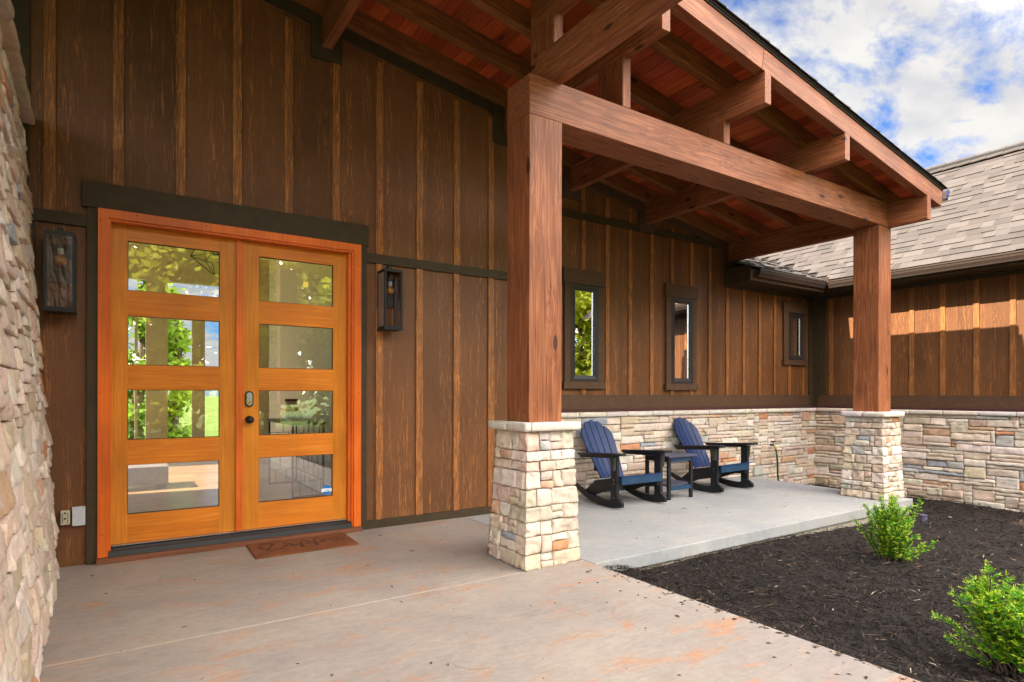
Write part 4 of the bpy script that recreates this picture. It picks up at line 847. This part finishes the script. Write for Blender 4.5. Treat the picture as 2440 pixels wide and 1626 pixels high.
# ------------------------------------------------------------------ rocking chairs and table
def rocking_chair():
    """built at the origin facing -Y, rocker contact at y = 0"""
    t = thing('rocking_chair', (0, 0, 0), 'navy slatted rocking chair with black arms next to the near stone pillar', 'rocking chair', 'rocking chairs on the porch')
    def plate(name, prof, xa, xb, m, bev=.004):
        b = MB(); b.prism(prof, 0, xa, xb); return b.build(name, m, t, bevel=bev)
    def arc(y): return .42-math.sqrt(max(0, 1.05**2-(y)**2))+(1.05-.42)
    for sx in (-1, 1):
        xo, xi = (sx*.335, sx*.295); xa, xb = min(xo, xi), max(xo, xi)
        low = []; ys = [-.235, -.2, -.15, -.1, -.05, 0, .05, .1, .2, .3, .4, .48, .53]
        lo = [(y, 1.05-math.sqrt(1.05**2-y*y)) for y in ys]
        prof = [(-.235, .072)]+lo[0:1]+lo[1:]+[(.545, lo[-1][1]+.03), (.53, lo[-1][1]+.045)]+[(y, z+.075-.03*max(0, (y-.2)/.33)) for y, z in reversed(lo[4:12])]+[(-.10, .105), (-.165, .125)]
        plate('rocker', prof, xa, xb, NAVYK)
        # side panel carrying the seat, sweeping down to the rocker
        prof = [(-.16, .29), (-.16, .20), (-.02, .185), (.12, .14), (.25, .085), (.36, .085), (.40, .12), (.30, .20), (.18, .262), (.05, .285)]
        plate('side_panel', prof, min(sx*.292, sx*.255), max(sx*.292, sx*.255), NAVYK)
        plate('leg', [(-.165, .10), (-.072, .08), (-.072, .548), (-.165, .548)], min(sx*.336, sx*.298), max(sx*.336, sx*.298), NAVYK)
        # arm: flat board, rounded front, tapering back
        b = MB(); base = [(-.03, -.26), (-.05, -.235), (-.05, .0), (-.035, .30), (-.02, .46), (.03, .46), (.055, .30), (.07, .0), (.07, -.24), (.05, -.265)]
        arm = [(sx*(.325+(-u if False else u*1.0)), y) for u, y in base]
        b.prism([(x, y) for x, y in arm], 2, 0, .026)
        b.v = [(x, y, .556+z-.065*(y+.2)) for x, y, z in b.v]; b.build('arm', NAVYK, t, bevel=.005)
        plate('arm_bracket', [(-.115, .545), (-.165, .545), (-.172, .548)][:0]+[(-.155, .40), (-.128, .392), (-.072, .545), (-.165, .545)], min(sx*.3365, sx*.37), max(sx*.3365, sx*.37), plain('charcoal_poly_lumber', (.035, .036, .036), .5) if sx < 0 else bpy.data.materials['charcoal_poly_lumber'])
        b = MB(); b.prism([(-.06, .521), (.44, .489), (.44, .513), (-.06, .5465)], 0, sx*.325-.014, sx*.325+.014); b.build('arm_rail', NAVYK, t)
    plate('seat_rail', [(-.197, .250), (-.197, .322), (-.172, .322), (-.172, .250)], -.292, .292, TEAL)
    for k in range(6):
        y = -.20+.077*k; z = .3235-.016*k; b = MB(); b.prism([(y, z), (y+.072, z-.018), (y+.072, z), (y, z+.02)], 0, -.292, .292); b.build('seat_slat', NAVY, t, bevel=.003)
    # fan back: five slats with an arched top
    w0, w1 = .168, .232; N_ = 5; dy, dz = .365, .645
    for k in range(N_):
        a0, a1 = -1+2*k/N_, -1+2*(k+1)/N_; pts = []
        for vv in (0, .35, .55, .72): pts.append((a0+.02, vv))
        topn = 7; tp = []
        for j in range(topn):
            a = a0+.02+(a1-a0-.04)*j/(topn-1); cc = (a0+a1)/2
            tp.append((a, .985-.235*abs(a)**2.2-.10*((a-cc)/.2)**2*.35))
        right = [(a1-.02, vv) for vv in (.72, .55, .35, 0)]
        outline = pts+tp+right
        def pos(a, v, off):
            w = (w0+(w1-w0)*min(1, v/.6)); y = .262+dy*v+off*.87; z = .255+dz*v-off*.5*.6
            y += .03*(1-a*a); return (a*w, y, z)
        b = MB(); n = len(outline); b.v = [pos(a, v, 0) for a, v in outline]+[pos(a, v, .022) for a, v in outline]
        b.f = [tuple(range(n)), tuple(range(2*n-1, n-1, -1))]+[(i, n+i, n+(i+1) % n, (i+1) % n) for i in range(n)]; b.c = [None]*len(b.f)
        b.build('back_slat', NAVY, t, bevel=.002)
    for z, y in ((.36, .375), (.545, .475)):
        b = MB(); b.box(-.20 if z > .5 else -.165, .20 if z > .5 else .165, y, y+.024, z-.035, z+.03); b.build('back_rail', NAVYK, t)
    b = MB(); b.box(-.295, .295, .33, .40, .085, .105); b.build('cross_bar', TEAL, t)
    for sx in (-1, 1):
        for y, z in ((-.12, .26), (-.12, .30), (-.12, .11)):
            b = MB(); b.tube([(sx*.338, y, z), (sx*.3355, y, z)], .006, 8); b.build('screw', STEEL, t)
    return t
CH = rocking_chair(); CH.location = (4.635, -.385, 0); CH.rotation_euler = (0, 0, R(-1))
C2 = copy_tree(CH); C2.location = (6.31, -.30, 0); C2.rotation_euler = (0, 0, R(3)); C2['label'] = 'navy slatted rocking chair with black arms on the hose side of the side table'
def side_table():
    t = thing('side_table', (5.36, -.3, 0), 'black side table with slate slatted top between the rocking chairs', 'side table')
    x0, x1, y0, y1 = 5.150, 5.562, -.475, -.115
    for x in (x0, x1-.042):
        for y in (y0, y1-.03): b = MB(); b.box(x, x+.042, y, y+.03, 0, .478); b.build('leg', NAVYK, t, bevel=.003)
    for y, m_ in ((y0-.001, TEAL), (y1-.021, TEAL)): b = MB(); b.box(x0+.0425, x1-.0425, y, y+.022, .425, .478); b.build('apron', m_, t)
    for x in (x0, x1-.022): b = MB(); b.box(x, x+.022, y0+.0305, y1-.0305, .425, .478); b.build('apron', NAVYK, t)
    n = 5; X0, X1 = x0-.045, x1+.045; w = (y1-y0+.08)/n
    for k in range(n): b = MB(); ya = y0-.04+k*w; b.box(X0+(.012 if k in (0, n-1) else 0), X1-(.012 if k in (0, n-1) else 0), ya+.003, ya+w-.003, .479, .502); b.build('table_slat', TGREY, t, bevel=.004)
    b = MB(); b.box(x0+.0425, x1-.0425, y0, y0+.022, .105, .15); b.box(x0+.0425, x1-.0425, y1-.022, y1, .105, .15); b.build('shelf_rail', TEAL, t)
    for k in range(4): b = MB(); ya = y0+.0225+k*.079; b.box(x0+.0, x1-.0, ya+.01, ya+.082, .1505, .17); b.build('shelf_slat', TGREY, t, bevel=.003)
    return t
side_table()
# ------------------------------------------------------------------ shrubs
def yew(b, bw, base, stems, rnd, nl, nw, green):
    """stems: list of (direction, length, side-twig length)"""
    def spray(p, d, ln):
        n = int(ln/.0055); up_ = Vector((rnd.gauss(0, .3), rnd.gauss(0, .3), 1)); s = d.cross(up_); s = s.normalized() if s.length > 1e-4 else Vector((1, 0, 0))
        tip = rnd.uniform(.0, 1.0)
        for k in range(n):
            q = p+d*(ln*k/n); f = k/n
            for sg in (-1, 1):
                dirv = (s*sg*rnd.uniform(.6, 1.1)+d*rnd.uniform(.45, .95)+Vector((rnd.gauss(0, .22), rnd.gauss(0, .22), rnd.gauss(.12, .22)))).normalized(); L_ = nl*rnd.uniform(.7, 1.15)*(1-.35*f)
                e = q+dirv*L_; wv = dirv.cross(Vector((rnd.gauss(0, 1), rnd.gauss(0, 1), rnd.gauss(0, 1)))).normalized()*nw*.5
                k2 = rnd.uniform(.75, 1.25); g = green if (f < .45 or tip < .3) else (.42, .56, .03)
                c = (g[0]*k2, g[1]*k2, g[2]*k2); m_ = q+dirv*L_*.55
                i = len(b.v); b.v += [tuple(q), tuple(m_-wv), tuple(e), tuple(m_+wv)]; b.f.append((i, i+1, i+2, i+3)); b.c.append(c)
    for d0, ln, tl in stems:
        p = Vector(base)+Vector((rnd.gauss(0, .03), rnd.gauss(0, .03), 0)); d = Vector(d0).normalized(); pts = [p.copy()]; steps = max(4, int(ln/.025))
        for k in range(steps):
            d = (d+Vector((rnd.gauss(0, .10), rnd.gauss(0, .10), rnd.gauss(.03, .07)))).normalized(); p = p+d*(ln/steps); pts.append(p.copy())
            f = k/steps
            if f > .12:
                for _ in range(rnd.choice([3, 3, 4])):
                    a = rnd.uniform(0, 2*math.pi); o = d.orthogonal().normalized(); o2 = d.cross(o); sd = (o*math.cos(a)+o2*math.sin(a)+d*rnd.uniform(.3, .9)+Vector((0, 0, .15))).normalized(); spray(p, sd, tl*rnd.uniform(.55, 1.15)*(1-.4*f))
        spray(p, d, tl*.8); bw.tube(pts, [.004*(1-.7*k/len(pts))+.0012 for k in range(len(pts))], 5)
def shrubs():
    rnd = random.Random(12)
    base = (5.17, -2.79, -.18); t = thing('yew_shrub', base, 'small upright bright green yew shrub in the mulch before the far pillar', 'shrub')
    st = []
    for k in range(46):
        a = rnd.uniform(0, 2*math.pi); sp = rnd.uniform(.02, .20); st.append(((math.cos(a)*sp, math.sin(a)*sp, 1), rnd.uniform(.36, .56), .055))
    for k in range(9):
        a = rnd.uniform(0, 2*math.pi); sp = rnd.uniform(.25, .45); st.append(((math.cos(a)*sp, math.sin(a)*sp, 1), rnd.uniform(.15, .34), .06))
    st += [((.80, -.62, .62), .33, .055), ((.78, -.70, .42), .30, .05), ((.75, -.55, .8), .28, .055)]
    b = MB(); bw = MB(); yew(b, bw, base, st, rnd, .020, .0056, (.10, .30, .014)); bw.build('stems', BARK, t); b.build('foliage', NEEDLE, t, fix=False)
    base = (3.55, -4.03, -.14); t = thing('yew_shrub', base, 'bright green yew shrub in the near mulch corner cut off by the picture edge', 'shrub')
    st = []
    for k in range(44):
        a = rnd.uniform(0, 2*math.pi); sp = rnd.uniform(.05, .48); st.append(((math.cos(a)*sp, math.sin(a)*sp, 1), rnd.uniform(.29, .43), .070))
    st += [((-.55, .84, .85), .33, .045), ((-.42, .6, .95), .40, .055), ((-.4, .5, 1), .44, .06), ((-.25, .35, 1), .50, .07), ((.3, -.4, .6), .4, .08), ((.5, -.75, .7), .45, .08), ((-.6, .8, .5), .26, .04), ((.0, -.3, .25), .28, .07), ((.2, -.5, .1), .26, .07)]
    b = MB(); bw = MB(); yew(b, bw, base, st, rnd, .026, .0046, (.115, .32, .014)); bw.build('stems', BARK, t); b.build('foliage', NEEDLE, t, fix=False)
shrubs()
# ------------------------------------------------------------------ what the glass shows: rooms behind it
def interior():
    b = MB(); b.box(-1.9, 3.1, .14, 6.3, -.02, .098); b.build('wood_floor', FLOORW, HOUSE)
    b = MB(); b.box(1.88, 2.0, .16, 4.4, .1, 3.3); b.build('hall_wall', WALLG, HOUSE)
    b = MB(); b.box(1.868, 1.8795, .16, 4.4, .1, .22); b.build('baseboard', WALLG, HOUSE)
    b = MB()
    for x0, x1 in ((-1.9, -.9), (.35, .65), (1.5, 3.1)): b.box(x0, x1, 6.0, 6.12, .1, 3.6)
    b.box(-.9, .35, 6.0, 6.12, 2.40, 2.62); b.box(.65, 1.5, 6.0, 6.12, 2.40, 2.62); b.box(-.9, .35, 6.0, 6.12, .1, .42); b.box(.65, 1.5, 6.0, 6.12, .1, .30); b.box(-.9, .35, 6.0, 6.12, 3.0, 3.6); b.box(.65, 1.5, 6.0, 6.12, 3.0, 3.6); b.box(1.0, 1.19, 6.02, 6.1, .30, 2.40); b.box(.2, .24, 6.02, 6.1, .42, 2.4)
    b.build('room_wall', WALLP, HOUSE)
    b = MB(); b.box(-1.72, -1.6, .14, 2.7, .1, 3.6); b.box(-1.72, -1.6, 5.3, 6.12, .1, 3.6); b.box(-1.72, -1.6, 2.7, 5.3, 2.7, 3.6); b.box(-1.72, -1.6, 2.7, 5.3, .1, .3); b.box(3.1, 3.15, .14, 6.12, .1, 3.6); b.build('room_wall', WALLP, HOUSE); one('ceiling', WALLP, HOUSE, (-1.9, 3.1, .14, 6.12, 3.6, 3.65))
    b = MB(); b.box(3.31, 9.6, .62, .7, -.4, 3.2); b.build('inner_lining', DARK, HOUSE)
    t = thing('console_table', (1.67, 1.95, .1), 'black console table with open grid sides behind the right door glass', 'console table')
    x0, x1, y0, y1, zt = 1.50, 1.835, 1.34, 2.52, .86
    b = MB(); b.box(x0-.01, x1+.01, y0-.01, y1+.01, zt, zt+.03); b.build('table_top', TGREY, t)
    for y in (y0, y1-.02):
        b = MB(); s = .02
        b.box(x0, x0+s, y, y+s, .1, zt-.001); b.box(x1-s, x1, y, y+s, .1, zt-.001); b.box(x0+s, x1-s, y, y+s, .1, .12)
        zs = [.12, .27, .42, .57, .72, .858]
        for i, z in enumerate(zs[1:-1]): b.box(x0+s, x1-s, y+.007, y+.013, z-.003, z+.003)
        for i in range(5):
            for f in ((.25, .62), (.4, .8), (.2, .5), (.33, .7), (.5, .85))[i]: b.box(x0+(x1-x0)*f-.003, x0+(x1-x0)*f+.003, y+.007, y+.013, zs[i], zs[i+1])
        b.build('grid_side', BLACK, t)
    b = MB(); b.box(x1-.012, x1-.006, y0+.02, y1-.02, .1, .12); zs = [.12, .27, .42, .57, .72, .858]
    for z in zs[1:-1]: b.box(x1-.012, x1-.006, y0+.02, y1-.02, z-.003, z+.003)
    for k in range(5):
        for q in range(5): yy = y0+.1+.22*q+.07*(k % 3); b.box(x1-.012, x1-.006, yy, yy+.006, zs[k], zs[k+1])
    b.build('grid_back', BLACK, t)
    t = thing('book', (1.62, 1.6, .89), 'brown book lying flat on the console table', 'book'); b = MB(); b.box(1.53, 1.70, 1.42, 1.72, .891, .925); b.build('cover', SILLW, t)
    t = thing('lidded_jar', (1.66, 2.05, .89), 'cream wire jar with dark lid on the console table', 'jar'); b = MB(); b.tube([(1.66, 2.05, .891), (1.66, 2.05, 1.1)], .07, 16); b.build('jar', WHITEP, t); b = MB(); b.tube([(1.66, 2.05, 1.101), (1.66, 2.05, 1.13)], .074, 16); b.build('lid', DARK, t)
    t = thing('wicker_ball', (1.68, 1.84, .89), 'dark wicker ball beside the jar on the console table', 'ornament'); b = MB(); b.sphere((1.68, 1.84, .95), .058, 12, 8); b.build('ball', plain('wicker', (.08, .04, .02), .8, var=.6, vs=60, bump=1), t)
    t = thing('bench', (.1, 3.2, .1), 'low grey upholstered bench behind the left door glass', 'bench'); b = MB(); b.box(-.8, .47, 2.75, 3.3, .16, .36); b.build('seat', plain('grey_cloth', (.16, .145, .14), .9), t)
    for x in (-.75, .34): one('leg', BLACK, t, (x, x+.11, 2.78, 2.89, .1, .1595))
    t = thing('pendant_lamp', (.86, 2.0, 2.9), 'black wire polyhedron pendant lamp behind the left door glass', 'pendant lamp'); b = MB(); c = Vector((.86, 2.0, 2.62)); top = [c+Vector((.13*math.cos(k*1.2566), .13*math.sin(k*1.2566), .25)) for k in range(5)]; mid = [c+Vector((.24*math.cos(k*1.2566+.6), .24*math.sin(k*1.2566+.6), .02)) for k in range(5)]; bot = c+Vector((0, 0, -.17))
    for k in range(5):
        for a, e in ((top[k], top[(k+1) % 5]), (top[k], mid[k]), (top[(k+1) % 5], mid[k]), (mid[k], mid[(k+1) % 5]), (mid[k], bot)): b.tube([a, e], .005, 5)
    b.tube([c+Vector((0, 0, .25)), c+Vector((0, 0, .98))], .006, 6); b.build('wire_cage', BLACK, t); b = MB(); b.sphere(c+Vector((0, 0, .08)), .04, 12, 8); b.build('bulb', WHITEP, t)
interior()
# ------------------------------------------------------------------ trees and hills seen in the glass, plus added shade trees
def tree(x, y, z, h, r, n, rnd, leaf, label, group, ls=.16, cz=.58):
    t = thing('tree', (x, y, z), label, 'tree', group); b = MB(); tr = h*.022+.05
    pts = [(x+.12*math.sin(k*1.3+x), y+.12*math.cos(k*1.1+y), z+h*.85*k/7) for k in range(8)]; b.tube(pts, [tr*(1-.11*k) for k in range(8)], 8)
    limbs = []
    for k in range(11):
        a = rnd.uniform(0, 6.28); z0 = z+h*rnd.uniform(.08, .75); L_ = r*rnd.uniform(.55, .95); e = Vector((x+math.cos(a)*L_, y+math.sin(a)*L_, z0+L_*rnd.uniform(.2, .7))); b.tube([(x, y, z0), ((x+e.x)/2, (y+e.y)/2, z0+(e.z-z0)*.4), e], [tr*.4, tr*.25, tr*.08], 5); limbs.append(e)
    b.build('trunk', BARK, t); b = MB()
    cl = limbs+[Vector((x+rnd.gauss(0, r*.4), y+rnd.gauss(0, r*.4), z+h*rnd.uniform(.06, .98))) for _ in range(30)]
    for _ in range(n):
        c = rnd.choice(cl); rr = r*.36; p = c+Vector((rnd.gauss(0, rr*.6), rnd.gauss(0, rr*.6), rnd.gauss(0, rr*.5))); d = Vector((rnd.gauss(0, 1), rnd.gauss(0, 1), rnd.gauss(0, .7))).normalized(); s = d.orthogonal().normalized(); L_ = ls*rnd.uniform(.6, 1.4); k = rnd.uniform(.65, 1.3)
        i = len(b.v); b.v += [tuple(p), tuple(p+d*L_*.5+s*L_*.28), tuple(p+d*L_), tuple(p+d*L_*.5-s*L_*.28)]; b.f.append((i, i+1, i+2, i+3)); b.c.append(tuple(v*k for v in leaf))
    b.build('crown', LEAF, t, fix=False); return t
def surroundings():
    rnd = random.Random(21); G1, G2, G3, A1 = (.26, .40, .03), (.42, .46, .04), (.18, .30, .03), (.55, .45, .04)
    spots = [(-2.0, -16.8, 7.5, 2.3, G2), (1.2, -16.5, 7.5, 2.3, G2), (4.6, -17.5, 7.8, 2.4, A1), (8.2, -16.2, 7.0, 2.3, G2), (13, -17, 8, 2.6, G1), (18.5, -16, 8, 2.6, G2), (24, -17.5, 9, 3, G1), (30, -16, 9, 3, G2), (-3, -30, 15, 4.2, G2), (5, -29, 14, 4.2, A1), (13, -31, 15, 4.4, G2), (21, -30, 14, 4.4, G1), (30, -32, 16, 5, G2), (38, -26, 14, 4.6, G1)]
    for k, (x, y, h, r, c) in enumerate(spots): tree(x, y, -.4, h, r, 6500, rnd, c, 'leafy roadside tree mirrored in the door and window glass', 'trees mirrored in the glass', .34)
    for k, (x, y, h, r, c) in enumerate([(-14, -3.6, 15, 4.2, G1), (-15, -9, 16, 4.6, G2), (-19, -15, 17, 5, G3), (-19, -5.5, 18, 4.6, G3)]): tree(x, y, -.4, h, r, 15000, rnd, c, 'unseen tall leafy tree added west of the house to shade the patio', 'added shade trees west of the house', .42)  # unseen trees added to block sun from the patio and mulch bed
    for k, (x, y, h, r, c) in enumerate([(.47, 14, 9, .55, G3), (1.32, 14.5, 9, .6, G1), (-1.2, 17, 8, 1.6, G3)]): tree(x, y, -3.5, h, r, 3000, rnd, c, 'green tree seen through the house behind the door glass', 'trees behind the house', .22)
    b = MB(); n = 60
    for k in range(n):
        a0 = math.pi*k/n; a1 = math.pi*(k+1)/n; h0 = 18+14*noise.noise((k*.31, 2, 0)); h1 = 18+14*noise.noise(((k+1)*.31, 2, 0)); p = lambda a, r_, z: (r_*math.cos(a), r_*math.sin(a), z)
        b.face([p(a0, 420, -8), p(a1, 420, -8), p(a1, 520, h1), p(a0, 520, h0)]); b.face([p(a0, 520, h0), p(a1, 520, h1), p(a1, 700, -8), p(a0, 700, -8)])
    tag(b.build('hills', plain('hill_forest', (.05, .085, .10), .9, var=.3, vs=.05), smooth=True), kind='structure')
surroundings()
